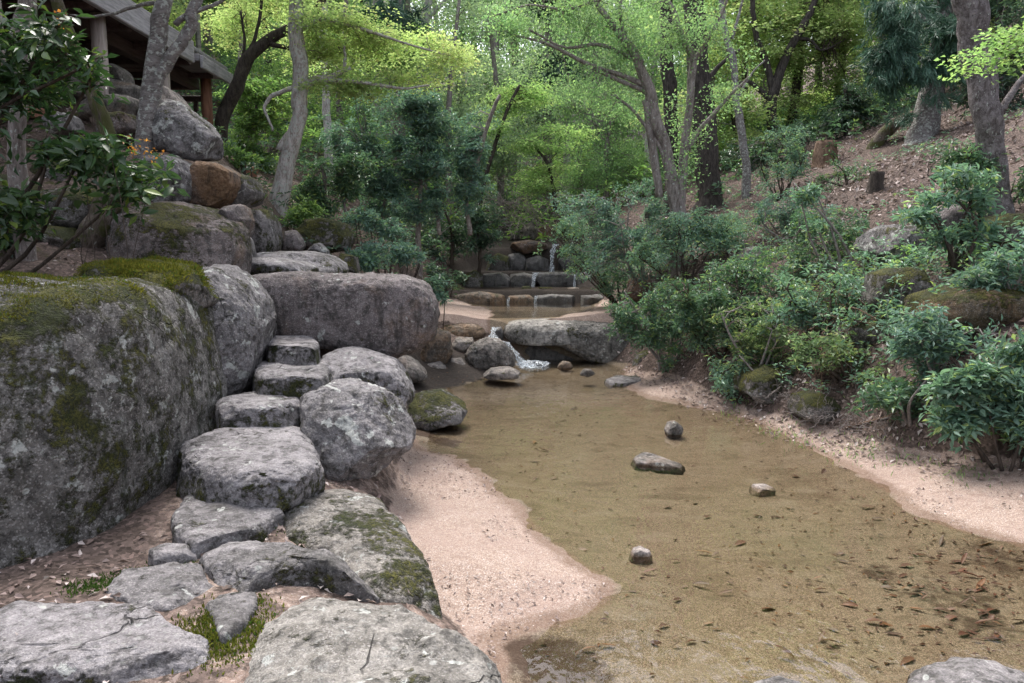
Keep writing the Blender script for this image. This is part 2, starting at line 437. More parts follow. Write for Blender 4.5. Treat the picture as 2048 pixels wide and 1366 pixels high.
def bark_mat(name, a, b, lichen=0.0, moss=0.0, stretch=(1, 1, 0.25), ridged=1.0, seed=0):
    t = NT(name)
    P = t.n('VectorMath', {0: t.P(), 1: (seed * 2.7, seed * 1.1, seed * 3.7)}, operation='ADD').outputs[0]
    v = t.n('VectorMath', {0: P, 1: stretch}, operation='MULTIPLY').outputs[0]
    n1 = t.noise(22.0, 6, 0.7, 0.4, v)
    n2 = t.noise(3.5, 4, 0.6, 0.0, P)
    n3 = t.noise(70.0, 4, 0.7, 0.0, v)
    c = t.mix(t.ramp(n1, 0.32, 0.68), a, b)
    c = t.mix(t.ramp(n2, 0.5, 0.75, 0, 0.5), c, tuple(x * 0.45 for x in a))
    c = t.mix(t.ramp(n3, 0.48, 0.33, 0, 0.6), c, tuple(x * 0.35 for x in a))
    if lichen:
        ln = t.math('ADD', t.noise(24.0, 4, 0.6, 0.3, P), t.math('MULTIPLY', t.math('SUBTRACT', n3, 0.5), 0.4))
        c = t.mix(t.ramp(ln, 0.70 - 0.22 * lichen, 0.76 - 0.22 * lichen, 0, 0.85), c, (0.40, 0.42, 0.39))
    if moss:
        mn = t.math('ADD', t.noise(4.0, 5, 0.7, 0.3, P), t.math('MULTIPLY', n3, 0.3))
        c = t.mix(t.ramp(mn, 0.88 - 0.4 * moss, 1.0 - 0.4 * moss, 0, 0.9), c, (0.055, 0.060, 0.018))
    return t.done(t.bsdf(c, 0.9, t.bump(t.math('ADD', n1, t.math('MULTIPLY', n3, 0.4)), 0.9 * ridged, 0.03), 0.2))
M['bark_grey'] = bark_mat('bark_grey_lichen', (0.13, 0.115, 0.11), (0.27, 0.25, 0.245), lichen=0.75, stretch=(0.4, 0.4, 1.3))
M['bark_white'] = bark_mat('bark_pale_peeling', (0.24, 0.20, 0.18), (0.56, 0.52, 0.50), lichen=0.85, moss=0.12, seed=1)
M['bark_dark'] = bark_mat('bark_dark', (0.030, 0.025, 0.022), (0.085, 0.070, 0.060), moss=0.25, seed=2)
M['bark_brown'] = bark_mat('bark_brown_grey', (0.14, 0.115, 0.105), (0.32, 0.28, 0.265), lichen=0.45, seed=3)
M['bark_black'] = bark_mat('bark_black_wet', (0.026, 0.022, 0.020), (0.090, 0.077, 0.070), seed=4)
M['bark_scaly'] = bark_mat('bark_scaly', (0.075, 0.062, 0.060), (0.235, 0.21, 0.215), lichen=0.35, stretch=(1, 1, 0.6), seed=5)
M['bark_moss'] = bark_mat('bark_mossy', (0.07, 0.055, 0.043), (0.16, 0.13, 0.11), moss=0.7, lichen=0.2, seed=6)
M['twig'] = bark_mat('twig_grey', (0.16, 0.14, 0.13), (0.34, 0.30, 0.285), seed=7)
M['twig_dark'] = bark_mat('twig_dark', (0.045, 0.034, 0.028), (0.11, 0.085, 0.07), seed=8)
M['deadwood'] = bark_mat('dead_wood', (0.10, 0.062, 0.042), (0.23, 0.155, 0.115), moss=0.2, seed=9)

def leaf_mat(name, a, b, c=None, rough=0.45, trans=0.35, spec=0.4, cfrac=0.12, tr_gain=1.6):
    """leaf colours differ leaf by leaf (random per island) and object by object"""
    t = NT(name)
    rnd = t.math('FRACT', t.math('ADD', t.pos.outputs['Random Per Island'], t.n('ObjectInfo').outputs['Random']))
    col = t.mix(rnd, a, b)
    if c: col = t.mix(t.ramp(t.math('FRACT', t.math('MULTIPLY', rnd, 7.31)), 1 - cfrac - 0.02, 1 - cfrac + 0.02), col, c)
    cl = t.noise(1.1, 3, 0.6)
    hv = t.n('HueSaturation', {'Hue': t.ramp(cl, 0.3, 0.7, 0.487, 0.513), 'Value': t.ramp(t.noise(2.3, 3, 0.6), 0.3, 0.7, 0.75, 1.25), 'Color': col}).outputs[0]
    d = t.bsdf(hv, rough, None, spec)
    tl = t.n('BsdfTranslucent', {'Color': t.mul(hv, (tr_gain, tr_gain * 1.10, tr_gain * 0.75))}).outputs[0]
    return t.done(t.n('MixShader', {0: trans, 1: d, 2: tl}).outputs[0])
L = {}
L['ever'] = leaf_mat('leaf_evergreen', (0.050, 0.105, 0.060), (0.120, 0.205, 0.120), (0.20, 0.27, 0.10), rough=0.36, trans=0.28, spec=0.55)
L['everdark'] = leaf_mat('leaf_evergreen_dark', (0.034, 0.066, 0.044), (0.085, 0.145, 0.095), (0.13, 0.19, 0.09), rough=0.38, trans=0.25, spec=0.5)
L['bank'] = leaf_mat('leaf_bank_shrub', (0.085, 0.165, 0.120), (0.195, 0.30, 0.225), (0.25, 0.32, 0.13), rough=0.42, trans=0.32, spec=0.5)
L['camellia'] = leaf_mat('leaf_camellia', (0.022, 0.051, 0.019), (0.057, 0.115, 0.041), (0.128, 0.189, 0.041), rough=0.36, trans=0.25, spec=0.5)
L['blue'] = leaf_mat('leaf_blue_green', (0.075, 0.145, 0.118), (0.170, 0.265, 0.215), (0.21, 0.31, 0.16), rough=0.40, trans=0.28)
L['maple'] = leaf_mat('leaf_maple_yellow', (0.26, 0.34, 0.15), (0.40, 0.48, 0.23), (0.43, 0.43, 0.22), rough=0.6, trans=0.46, spec=0.25, cfrac=0.15)
L['mapleg'] = leaf_mat('leaf_maple_lime', (0.18, 0.28, 0.11), (0.30, 0.41, 0.17), (0.35, 0.42, 0.18), rough=0.6, trans=0.45, spec=0.25)
L['spring'] = leaf_mat('leaf_spring_pale', (0.15, 0.25, 0.125), (0.26, 0.38, 0.20), (0.31, 0.42, 0.19), rough=0.55, trans=0.45, spec=0.3)
L['mid'] = leaf_mat('leaf_mid_green', (0.10, 0.18, 0.065), (0.20, 0.31, 0.11), (0.28, 0.38, 0.11), rough=0.5, trans=0.4)
L['yellowish'] = leaf_mat('leaf_yellow_tinged', (0.085, 0.145, 0.065), (0.18, 0.25, 0.115), (0.28, 0.32, 0.12), rough=0.45, trans=0.3, spec=0.4)
L['needle'] = leaf_mat('needle_dark', (0.040, 0.098, 0.068), (0.100, 0.190, 0.130), None, rough=0.5, trans=0.2)
L['far'] = leaf_mat('leaf_far_grey_green', (0.17, 0.24, 0.165), (0.29, 0.37, 0.25), (0.34, 0.42, 0.22), rough=0.55, trans=0.42)
L['orange'] = leaf_mat('leaf_orange_shoot', (0.30, 0.12, 0.028), (0.46, 0.22, 0.05), None, rough=0.5, trans=0.4)
L['litter'] = leaf_mat('leaf_litter_brown', (0.115, 0.078, 0.066), (0.285, 0.22, 0.20), (0.42, 0.36, 0.34), rough=0.7, trans=0.05, spec=0.3, cfrac=0.16)
L['sodden'] = leaf_mat('leaf_sodden', (0.050, 0.022, 0.013), (0.120, 0.052, 0.028), (0.17, 0.085, 0.035), rough=0.5, trans=0.05, cfrac=0.15)
L['moss'] = leaf_mat('moss_tuft', (0.060, 0.066, 0.012), (0.155, 0.150, 0.03), (0.06, 0.10, 0.022), rough=0.8, trans=0.3, spec=0.1)
L['mossgreen'] = leaf_mat('moss_tuft_green', (0.030, 0.060, 0.012), (0.075, 0.12, 0.026), None, rough=0.8, trans=0.25, spec=0.1)
# ------------------------------------------------------------------ the lie of the land
def pix_poly(pts, z): return np.array([on(x, y, z)[:2] for x, y in pts])
POOL_L = pix_poly([(1000, 1366), (1008, 1295), (1060, 1275), (1140, 1250), (1212, 1205), (1226, 1170), (1190, 1145), (1130, 1108),
                   (1080, 1065), (1040, 1020), (1010, 985), (960, 940), (905, 912), (832, 895), (815, 850), (800, 800), (790, 765), (850, 742), (960, 735), (1025, 722)], 0)
POOL_R = pix_poly([(1060, 718), (1150, 718), (1225, 722), (1258, 735), (1235, 748), (1232, 765), (1290, 796), (1380, 812), (1470, 830), (1560, 868), (1650, 912),
                   (1740, 963), (1820, 1020), (1900, 1053), (2040, 1090)], 0)
POOL = np.vstack([[(0.25, -8), (0.2, 1.5)], POOL_L, POOL_R, [(3.1, 3.0), (3.3, 1.5), (3.3, -8)]])
POOL2 = pix_poly([(985, 632), (1010, 641), (1080, 642), (1130, 630), (1180, 620), (1208, 600), (1100, 598), (1000, 598), (930, 606), (985, 620)], 0.60)
POOL2 = np.vstack([POOL2[:1], [on(965, 655, 0.6)[:2], on(1000, 660, 0.6)[:2], on(1008, 645, 0.6)[:2]], POOL2[1:]])
def sdist(X, Y, poly):
    """signed distance to a closed polygon, positive outside"""
    p = np.stack([X.ravel(), Y.ravel()], 1)
    d = np.full(len(p), 1e9); inside = np.zeros(len(p), bool)
    n = len(poly)
    for i in range(n):
        a, b = poly[i], poly[(i + 1) % n]
        e = b - a; w = p - a
        t = np.clip((w @ e) / (e @ e + 1e-12), 0, 1)
        d = np.minimum(d, np.hypot(*(w - t[:, None] * e).T))
        c = (a[1] > p[:, 1]) != (b[1] > p[:, 1])
        with np.errstate(divide='ignore', invalid='ignore'):
            xi = (b[0] - a[0]) * (p[:, 1] - a[1]) / (b[1] - a[1] + 1e-12) + a[0]
        inside ^= c & (p[:, 0] < xi)
    return np.where(inside, -d, d).reshape(X.shape)
_rf = [on(2048, 950, 0.1), on(1800, 900, 0.1), on(1640, 850, 0.1), on(1500, 808, 0.1), on(1430, 788, 0.1), on(1340, 752, 0.1), on(1275, 738, 0.1)]
RF_Y = np.array([-8, 2.5] + [p[1] for p in _rf] + [11.2, 14.5, 17, 22, 40])
RF_X = np.array([4.2, 4.0] + [p[0] for p in _rf] + [1.95, 1.75, 1.45, 1.2, 2.5])
R_S = np.array([-3, -0.5, 0, 0.35, 0.9, 1.5, 2.3, 3.3, 6.0, 9, 14, 25, 60, 120])
R_H = np.array([-1.5, -0.25, 0.08, 0.50, 0.98, 1.32, 1.66, 2.2, 3.2, 4.3, 6.0, 10, 22, 40])
LE_Y = np.array([-8, 1.0, 2.0, 2.75, 3.3, 4.0, 5.0, 6.0, 8.0, 10.0, 12.5, 14.5, 17, 20, 40])
LE_X = np.array([0.0, 0.0, -.02, -.10, -.33, -.55, -.70, -.85, -1.15, -1.15, -1.35, -1.15, -.85, -.7, 0.])
L_S = np.array([-3, 0, .3, .7, 1.1, 1.6, 2.0, 2.4, 3.0, 4, 7, 14, 40, 120])
L_Y = np.array([-8, 1, 3, 4, 5, 6, 7, 8.5, 11, 15, 20, 40, 120.])
L_T = np.array([
    [-.6, .02, .20, .27, .29, .30, .31, .34, .60, 1.5, 2.6, 4, 12, 40],
    [-.6, .02, .20, .27, .29, .30, .31, .34, .60, 1.5, 2.6, 4, 12, 40],
    [-.6, .02, .22, .31, .33, .33, .33, .40, .85, 1.6, 2.8, 4.5, 12, 40],
    [-.6, .02, .30, .36, .37, .42, .55, .85, 1.35, 1.9, 3.1, 5, 12, 40],
    [-.6, .02, .42, .56, .62, .90, 1.3, 1.4, 1.6, 2.1, 3.2, 5, 12, 40],
    [-.6, .02, .45, .78, .90, 1.15, 1.4, 1.55, 1.7, 2.2, 3.3, 5, 12, 40],
    [-.6, .05, .50, .95, 1.2, 1.45, 1.9, 2.4, 2.5, 2.75, 3.4, 5, 12, 40],
    [-.6, .10, .55, .95, 1.3, 1.5, 2.2, 2.8, 3.05, 3.2, 3.5, 5, 12, 40],
    [-.6, .55, .85, 1.1, 1.4, 1.7, 2.1, 2.5, 2.9, 3.1, 3.5, 5, 12, 40],
    [-.3, .75, 1.1, 1.4, 1.6, 1.9, 2.2, 2.5, 2.9, 3.3, 4.2, 6, 14, 40],
    [.5, 1.7, 1.9, 2.1, 2.3, 2.6, 2.9, 3.1, 3.5, 4.0, 5.5, 8.5, 18, 45],
    [3, 6.0, 6.2, 6.4, 6.6, 6.9, 7.2, 7.4, 7.8, 8.2, 9.5, 13, 24, 50],
    [20, 30, 30, 30, 30, 30, 31, 31, 31, 32, 34, 38, 50, 70.]])
def smax(a, b, k):
    h = np.clip(0.5 + 0.5 * (a - b) / k, 0, 1)
    return b * (1 - h) + a * h + k * h * (1 - h)
SILT = []
def height(X, Y, full=False):
    X = np.asarray(X, float); Y = np.asarray(Y, float)
    shp = X.shape; X = X.ravel(); Y = Y.ravel()
    s1 = sdist(X, Y, POOL); s2 = sdist(X, Y, POOL2)
    s1 = s1 + 0.035 * fbm(p3(X, Y) * 2.7, 4, 21); s2 = s2 + 0.05 * fbm(p3(X, Y) * 2.0, 4, 22)
    near = np.where(s1 < 0, np.maximum(-0.045, s1 * 0.14), np.minimum(s1 * 0.13, 0.14))
    up2 = 0.6 + np.where(s2 < 0, np.maximum(-0.09, s2 * 0.3), np.minimum(s2 * 0.12, 0.08))
    casc = np.interp(Y, [14.3, 14.6, 15.9, 16.1, 17.0, 17.3, 22, 40, 120], [0.45, 0.80, 0.84, 1.12, 1.15, 1.62, 2.2, 6.0, 30])
    floor = np.where(Y < 10.75, near, np.where(Y < 14.3, up2, casc))
    xr = np.interp(Y, RF_Y, RF_X)
    base = np.interp(Y, [10.0, 11.0, 14.3, 15.5, 17.2, 22, 40, 120], [0, 0.55, 0.6, 0.9, 1.3, 2.0, 5.0, 28])
    hr = np.interp(X - xr, R_S, R_H) + base * np.interp(X - xr, [-0.5, 3, 12], [1, 0.75, 0.55])
    s = np.interp(Y, LE_Y, LE_X) - X
    si = np.clip(np.interp(s, L_S, np.arange(len(L_S))), 0, len(L_S) - 1.001)
    yi = np.clip(np.interp(Y, L_Y, np.arange(len(L_Y))), 0, len(L_Y) - 1.001)
    a, b = yi.astype(int), si.astype(int); fa, fb = yi - a, si - b
    hl = (L_T[a, b] * (1 - fa) * (1 - fb) + L_T[a + 1, b] * fa * (1 - fb) + L_T[a, b + 1] * (1 - fa) * fb + L_T[a + 1, b + 1] * fa * fb)
    h = smax(smax(floor, hr, 0.05), hl, 0.05)
    wild = np.clip(np.maximum((hr - floor), (hl - floor)) * 2.5, 0, 1)
    P = p3(X, Y)
    h = h + wild * (0.07 * fbm(P * 1.3, 4, 5) + 0.015 * fbm(P * 7, 3, 9)) + (1 - wild) * 0.014 * fbm(P * 2.2, 4, 3) * np.clip(0.45 + s1 * 2, 0.35, 1) + (1 - wild) * 0.006 * fbm(P * 9, 3, 8)
    far = np.clip((Y - 24) / 20, 0, 1)
    h = h + far * 1.2 * fbm(P * 0.11, 3, 12)
    if not full: return h.reshape(shp)
    sand = np.clip(1 - np.maximum(hr - floor, hl - floor) / 0.12 - 0.1, 0, 1)
    sand = np.where(Y > 14.4, sand * 0.3, sand)
    path = np.clip(1.25 - np.abs(s - 0.6) / 0.9, 0, 1) * (Y < 7) * (s > 0.05)
    sand = np.maximum(sand, 0.47 * np.clip(path * 2, 0, 1))
    wet = np.where(Y < 10.75, np.clip(0.5 - s1 / 0.30, 0, 1), np.where(Y < 14.3, np.clip(0.5 - s2 / 0.12, 0, 1), np.clip(1.3 - np.maximum(hr - floor, hl - floor) / 0.4, 0, 1)))
    moss = np.clip(0.35 * (hl - floor) * (hl > hr) + 0.25 * np.exp(-((X - xr - 0.4) / 0.6) ** 2), 0, 0.5)
    silt = np.zeros_like(X)
    for (px, py, rr) in ((1110, 1345, .28), (1040, 1330, .2), (890, 890, .20), (850, 880, .15), (2010, 1130, .40), (1900, 1200, .35), (1980, 1260, .25), (1760, 1150, .22)):
        q = on(px, py, -0.05); silt = np.maximum(silt, np.exp(-((X - q[0]) ** 2 + (Y - q[1]) ** 2) / rr ** 2) * (0.9 if px < 1200 else 0.62))
    SILT.append(silt.reshape(shp))
    return h.reshape(shp), sand.reshape(shp), wet.reshape(shp), moss.reshape(shp)
def hz(x, y): return float(height(np.array([x]), np.array([y]))[0])
def hit(px, py):
    """where the view ray through a photo pixel meets the ground"""
    d = ray(px, py); d = d / d[1]
    Y = np.concatenate([np.linspace(2, 20, 500), np.linspace(20.05, 90, 500)])
    P = np.array([0, 0, CAMZ]) + d * Y[:, None]
    below = P[:, 2] < height(P[:, 0], P[:, 1])
    i = int(np.argmax(below)) if below.any() else len(Y) - 1
    return P[i]
def axis(lo, hi, d0, d1, step, grow=1.12):
    a = list(np.arange(d0, d1, step)); st = step
    while a[-1] < hi: st *= grow; a.append(a[-1] + st)
    st = step; pre = [d0]
    while pre[-1] > lo: st *= grow; pre.append(pre[-1] - st)
    return np.array(pre[::-1][:-1] + a)
gx = axis(-110, 110, -3.2, 5.2, 0.035)
gy = axis(-14, 130, 2.4, 16.5, 0.045)
GX, GY = np.meshgrid(gx, gy)
GZ, sand, wet, moss = height(GX, GY, True)
nx, ny = len(gx), len(gy)
idx = np.arange(nx * ny).reshape(ny, nx)
Q = np.stack([idx[:-1, :-1], idx[:-1, 1:], idx[1:, 1:], idx[1:, :-1]], 2).reshape(-1, 4)
gme = mesh_np('ground', np.stack([GX, GY, GZ], 2).reshape(-1, 3), quads=Q, mat=M['ground'])
ca = gme.attributes.new('mask', 'FLOAT_COLOR', 'POINT')
ca.data.foreach_set('color', np.stack([sand.ravel(), wet.ravel(), moss.ravel(), SILT[-1].ravel()], 1).astype(np.float32).ravel())
ground = tag(link('ground', gme), kind='structure')

def water_sheet(name, poly, z, grow=0.25):
    c = poly.mean(0)
    bm = bmesh.new()
    # grown polygon: pushed outward along vertex normals, so the sheet dips under the shore
    n = len(poly); pts = []
    area = 0.5 * sum(poly[i][0] * poly[(i + 1) % n][1] - poly[(i + 1) % n][0] * poly[i][1] for i in range(n))
    for i in range(n):
        e = poly[(i + 1) % n] - poly[i - 1]
        nn = np.array([e[1], -e[0]]) / (np.hypot(*e) + 1e-9) * (1 if area > 0 else -1)
        pts.append(poly[i] + nn * grow)
    vs = [bm.verts.new((p[0], p[1], z)) for p in pts]
    f = bm.faces.new(vs)
    if f.normal.z < 0: f.normal_flip()
    bmesh.ops.triangulate(bm, faces=bm.faces)
    me = bpy.data.meshes.new(name); bm.to_mesh(me); bm.free()
    for p in me.polygons:
        if p.normal.z < 0: p.flip()
    me.materials.append(M['water'])
    return tag(link(name, me), kind='structure')
_x0, _x1 = -1.6, 4.2
water_sheet('water', np.array([(0.0, -8), (_x1, -8), (_x1, 3.2), (3.2, 5), (2.9, 7), (2.2, 10.6), (1.5, 10.75), (-1.3, 10.75), (-1.5, 8), (-0.9, 6.2), (-0.75, 5), (-0.5, 3.7), (-0.25, 2.9), (0.0, 2)]), 0.0, 0.0)
water_sheet('water', np.array([(-0.55, 10.9), (0.05, 10.9), (0.5, 11.0), (1.6, 11.6), (1.9, 14.4), (-1.2, 14.4), (-0.9, 12.0)]), 0.60, 0.0)
water_sheet('water', np.array([(-1.0, 14.75), (1.85, 14.75), (1.75, 15.95), (-0.9, 15.95)]), 0.862, 0.0)
# ------------------------------------------------------------------ rocks
def radial(poly, c, n=160, soft=3):
    """radius of a star-shaped outline round c, as a smooth periodic table"""
    th = np.linspace(-math.pi, math.pi, n, endpoint=False)
    R_ = np.zeros(n)
    m = len(poly)
    for k, t in enumerate(th):
        d = np.array([math.cos(t), math.sin(t)])
        best = 0
        for i in range(m):
            a, b = poly[i] - c, poly[(i + 1) % m] - c
            e = b - a
            den = d[0] * e[1] - d[1] * e[0]
            if abs(den) < 1e-12: continue
            s = (a[0] * e[1] - a[1] * e[0]) / den
            u = (a[0] * d[1] - a[1] * d[0]) / den
            if s > 0 and -1e-6 <= u <= 1 + 1e-6: best = max(best, s)
        R_[k] = best
    for _ in range(soft):
        R_ = 0.25 * np.roll(R_, 1) + 0.5 * R_ + 0.25 * np.roll(R_, -1)
    def f(t):
        u = (np.asarray(t) + math.pi) / (2 * math.pi) * n
        i = np.floor(u).astype(int); w = u - i
        return R_[i % n] * (1 - w) + R_[(i + 1) % n] * w
    return f
def centroid(p):
    x, y = p[:, 0], p[:, 1]; x2, y2 = np.roll(x, -1), np.roll(y, -1)
    k = x * y2 - x2 * y; A = k.sum() / 2
    return np.array([((x + x2) * k).sum(), ((y + y2) * k).sum()]) / (6 * A)
_rseed = [100]
def finish_rock(name, V, T, c3, mat, size, amp, facets, label, cat, group):
    _rseed[0] += 7; sd = _rseed[0]
    rng = np.random.default_rng(sd)
    D = V - c3
    N = D / (np.linalg.norm(D, axis=1)[:, None] + 1e-9)
    for k in range(facets + 3):                                   # broken, planed-off faces
        n = rng.normal(size=3); n /= np.linalg.norm(n)
        hmax = (D @ n).max(); hcut = hmax * rng.uniform(0.70, 0.92)
        over = np.maximum(0, D @ n - hcut)
        D = D - np.outer(over * 0.93, n)
    W = c3 + D
    low = fbm(W / size * 1.6, 3, sd)
    mid = fbm(W / size * 5.0, 4, sd + 3)
    crack = np.abs(fbm(W / size * 2.3 * np.array([1, 1, 1.6]), 3, sd + 9))
    fine = fbm(W * 26, 3, sd + 5)
    pit = fbm(W * 11, 4, sd + 6, 0.6)
    disp = amp * size * (0.55 * low + 0.22 * mid - 0.35 * np.clip(0.10 - crack, 0, 0.1) / 0.1 * 0.5) + (0.005 * fine + 0.008 * pit) * min(1, size * 2)
    D = D + N * disp[:, None]
    base = np.array([c3[0], c3[1], (D[:, 2] + c3[2]).min()])
    me = mesh_np(name, D + c3 - base, tris=T, mat=mat)
    return tag(link(name, me, loc=base), label, cat, group)
def boulder(label, pts, Y, tf, tb, mat, n=2.8, lean=0.0, amp=0.05, facets=2, sub=6, name='boulder', cat='boulder', group=None, soft=3, skew=0.0, sink=0.0):
    """a rock whose outline, seen from the path, is pts; tf / tb metres thick before and behind Y"""
    if Y is None:                                             # rests where its foot meets the slope
        q = np.array(pts, float)
        Y = hit(q[:, 0].mean(), q[:, 1].max() - 0.15 * np.ptp(q[:, 1]))[1] + 0.1
    W = np.array([at(x, y, Y) for x, y in pts])
    p2 = W[:, [0, 2]]
    c = centroid(p2); f = radial(p2, c, soft=soft)
    S, T = ico(sub)
    rho = np.hypot(S[:, 0], S[:, 2]); th = np.arctan2(S[:, 2], S[:, 0])
    psi = np.arctan2(S[:, 1], rho)
    sw = np.sign(np.sin(psi)) * np.abs(np.sin(psi)) ** (2 / n)
    ss = np.abs(np.cos(psi)) ** (2 / n)
    r = f(th) * ss
    dx, dz = np.cos(th) * r, np.sin(th) * r
    dy = np.where(sw < 0, sw * tf, sw * tb) + lean * dz + skew * dx
    if sink: dz = np.where(dz < 0, dz - sink * np.sqrt(np.clip(-dz / -dz.min(), 0, 1)), dz)
    V = np.stack([c[0] + dx, Y + dy, c[1] + dz], 1)
    size = math.sqrt(max(1e-6, np.ptp(p2[:, 0]) * np.ptp(p2[:, 1])))
    return finish_rock(name, V, T, np.array([c[0], Y, c[1]]), M[mat], size, amp, facets, label, cat, group)
def slab(label, pts, z, h, mat, n=8.0, flare=0.06, amp=0.03, facets=0, sub=6, name='stepping_stone', cat='stone', group=None, soft=2, tilt=(0, 0), dome=0.0):
    """a stone whose upper face, lying at height z, has the outline pts in the photo"""
    p2 = np.array([on(x, y, z)[:2] for x, y in pts])
    c = centroid(p2); f = radial(p2, c, soft=soft)
    S, T = ico(sub)
    rho = np.hypot(S[:, 0], S[:, 1]); th = np.arctan2(S[:, 1], S[:, 0])
    psi = np.arctan2(S[:, 2], rho)
    sw = np.sign(np.sin(psi)) * np.abs(np.sin(psi)) ** (2 / n)
    ss = np.abs(np.cos(psi)) ** (2 / n)
    r = f(th) * 1.06 * ss * (1 - flare * sw)
    dx, dy = np.cos(th) * r, np.sin(th) * r
    dz = sw * h / 2 + tilt[0] * dx + tilt[1] * dy - dome * (dx ** 2 + dy ** 2) * (sw > 0)
    V = np.stack([c[0] + dx, c[1] + dy, z - h / 2 + dz], 1)
    size = math.sqrt(np.ptp(p2[:, 0]) * np.ptp(p2[:, 1]))
    return finish_rock(name, V, T, np.array([c[0], c[1], z - h / 2]), M[mat], size, amp, facets, label, cat, group)

# --- the giant and its neighbours, left foreground
GIANT = boulder('huge dark lichen-spotted boulder with mossy top filling the left foreground',
        [(-420, 600), (-200, 556), (0, 570), (150, 572), (190, 572), (235, 592), (268, 650), (292, 745), (304, 860), (304, 960), (298, 1060),
         (270, 1140), (170, 1205), (0, 1255), (-300, 1300), (-460, 900)], 3.55, 1.02, 1.5, 'giant', n=2.8, lean=0.18, amp=0.04, facets=-1, sub=7, skew=0.32)
boulder('tall grey rounded boulder behind the huge mossy one', [(350, 610), (372, 565), (400, 538), (440, 534), (482, 565), (515, 605), (530, 660), (526, 720), (505, 765), (470, 805),
        (420, 830), (360, 850), (335, 760)], 4.95, 0.40, 0.7, 'grey', n=2.6, lean=0.12, amp=0.04, facets=1, sub=7)
OVERHANG = boulder('moss-capped rock with orange underside jutting out above the grey boulder', [(150, 545), (200, 522), (270, 518), (335, 530), (375, 547), (402, 585), (395, 618), (350, 634), (290, 612), (180, 600)],
        4.35, 0.35, 0.7, 'mossy', n=2.6, lean=0.3, amp=0.04, facets=1, sub=6)
_v = np.array([v.co[:] for v in GIANT.data.vertices]) + np.array(GIANT.location)
_q = on(168, 530, 1.5)
_zt = max(_v[np.hypot(_v[:, 0] - _q[0], _v[:, 1] - _q[1]) < 0.12][:, 2].max(initial=0), hz(_q[0], _q[1]))
slab('small pale flat stone lying on the moss of the huge boulder', [(130, 518), (165, 513), (206, 542), (202, 551), (160, 547), (135, 532)], _zt + 0.035, 0.06, 'pale', amp=0.05, sub=5, name='flat_stone')
boulder('long purple-grey slab of granite forming the parapet beside the steps', [(484, 590), (494, 556), (530, 548), (600, 545), (720, 546), (810, 551), (850, 566), (872, 605), (876, 640), (868, 675), (845, 697), (800, 712),
        (742, 722), (700, 708), (640, 692), (560, 690), (505, 690), (488, 650)], 5.95, 0.32, 0.45, 'slab', n=3.8, lean=0.08, amp=0.028, facets=-2, sub=7, name='granite_slab', soft=2)
# --- the flight of stepping stones
slab('broad worn stepping stone, third above the flat paving, dark moss on its front', [(352, 868), (400, 846), (470, 838), (560, 839), (615, 852), (637, 900), (600, 925), (500, 938), (400, 925), (362, 905)], 0.585, 0.29, 'tread', n=6, amp=0.04, facets=1, sub=7, tilt=(-0.02, 0.02))
slab('narrow stepping stone above the broad one, left of the leaning boulder', [(432, 805), (465, 780), (530, 774), (590, 778), (598, 800), (560, 812), (450, 815)], 0.71, 0.22, 'tread', amp=0.05, facets=1)
slab('squared stepping stone with pale worn top below the small upper step', [(508, 720), (545, 708), (640, 708), (662, 725), (655, 750), (590, 755), (520, 748)], 0.83, 0.24, 'tread', amp=0.05, facets=2)
slab('small upper stepping stone tucked against the long granite slab', [(525, 676), (545, 660), (620, 660), (640, 680), (628, 694), (540, 694)], 0.95, 0.22, 'tread', amp=0.05, facets=1)
boulder('rounded stone with mossy shoulder right of the squared step', [(640, 712), (680, 700), (735, 712), (790, 730), (818, 755), (828, 790), (810, 818), (770, 822), (700, 800), (650, 775)], 5.2, 0.28, 0.5, 'tread', n=2.6, lean=0.5, amp=0.05, facets=2)
boulder('angular grey boulder leaning beside the steps, white lichen spots on its face', [(594, 790), (606, 775), (640, 765), (700, 767), (765, 783), (800, 815), (826, 868), (824, 892), (790, 915), (760, 935), (715, 960), (668, 948), (640, 905), (608, 835)],
        4.35, 0.30, 0.45, 'grey', n=2.7, lean=0.45, amp=0.05, facets=3, sub=7, soft=2)
slab('rounded flat paving stone against the base of the huge boulder', [(352, 1020), (372, 990), (430, 968), (500, 965), (540, 985), (556, 1016), (500, 1050), (430, 1075), (390, 1080), (355, 1055)], 0.40, 0.17, 'flat', amp=0.035, sub=6, tilt=(-0.03, 0))
slab('large flat stone sloping to the sand, white lichen and moss on its outer edge', [(552, 1000), (600, 970), (690, 962), (765, 972), (800, 1010), (850, 1075), (882, 1145), (860, 1170), (780, 1175), (720, 1150), (640, 1090), (560, 1060)],
        0.345, 0.36, 'front', n=3.8, flare=0.10, amp=0.05, facets=1, sub=7, tilt=(-0.06, 0.03))
slab('long pointed flat stone crossing the path in front of the sloping one', [(396, 1092), (440, 1072), (500, 1068), (580, 1075), (640, 1090), (735, 1105), (744, 1128), (700, 1138), (620, 1122), (550, 1132), (480, 1155), (440, 1138)], 0.40, 0.20, 'flat', n=5, amp=0.03, sub=7, soft=1, tilt=(0.02, 0))
slab('half-buried flat stone between the huge boulder and the long pointed one', [(205, 1170), (250, 1125), (350, 1108), (398, 1118), (428, 1165), (410, 1193), (340, 1208), (250, 1198)], 0.365, 0.16, 'flat', n=7, amp=0.025, sub=6)
slab('small flat stone wedged under the edge of the huge boulder', [(296, 1094), (330, 1084), (384, 1085), (392, 1098), (350, 1108), (310, 1108)], 0.37, 0.12, 'flat', amp=0.04, sub=5)
slab('small wedge-shaped stone at the head of the grassy gap', [(408, 1208), (440, 1185), (510, 1180), (516, 1205), (492, 1238), (445, 1268), (425, 1240)], 0.36, 0.14, 'flat', amp=0.05, sub=6)
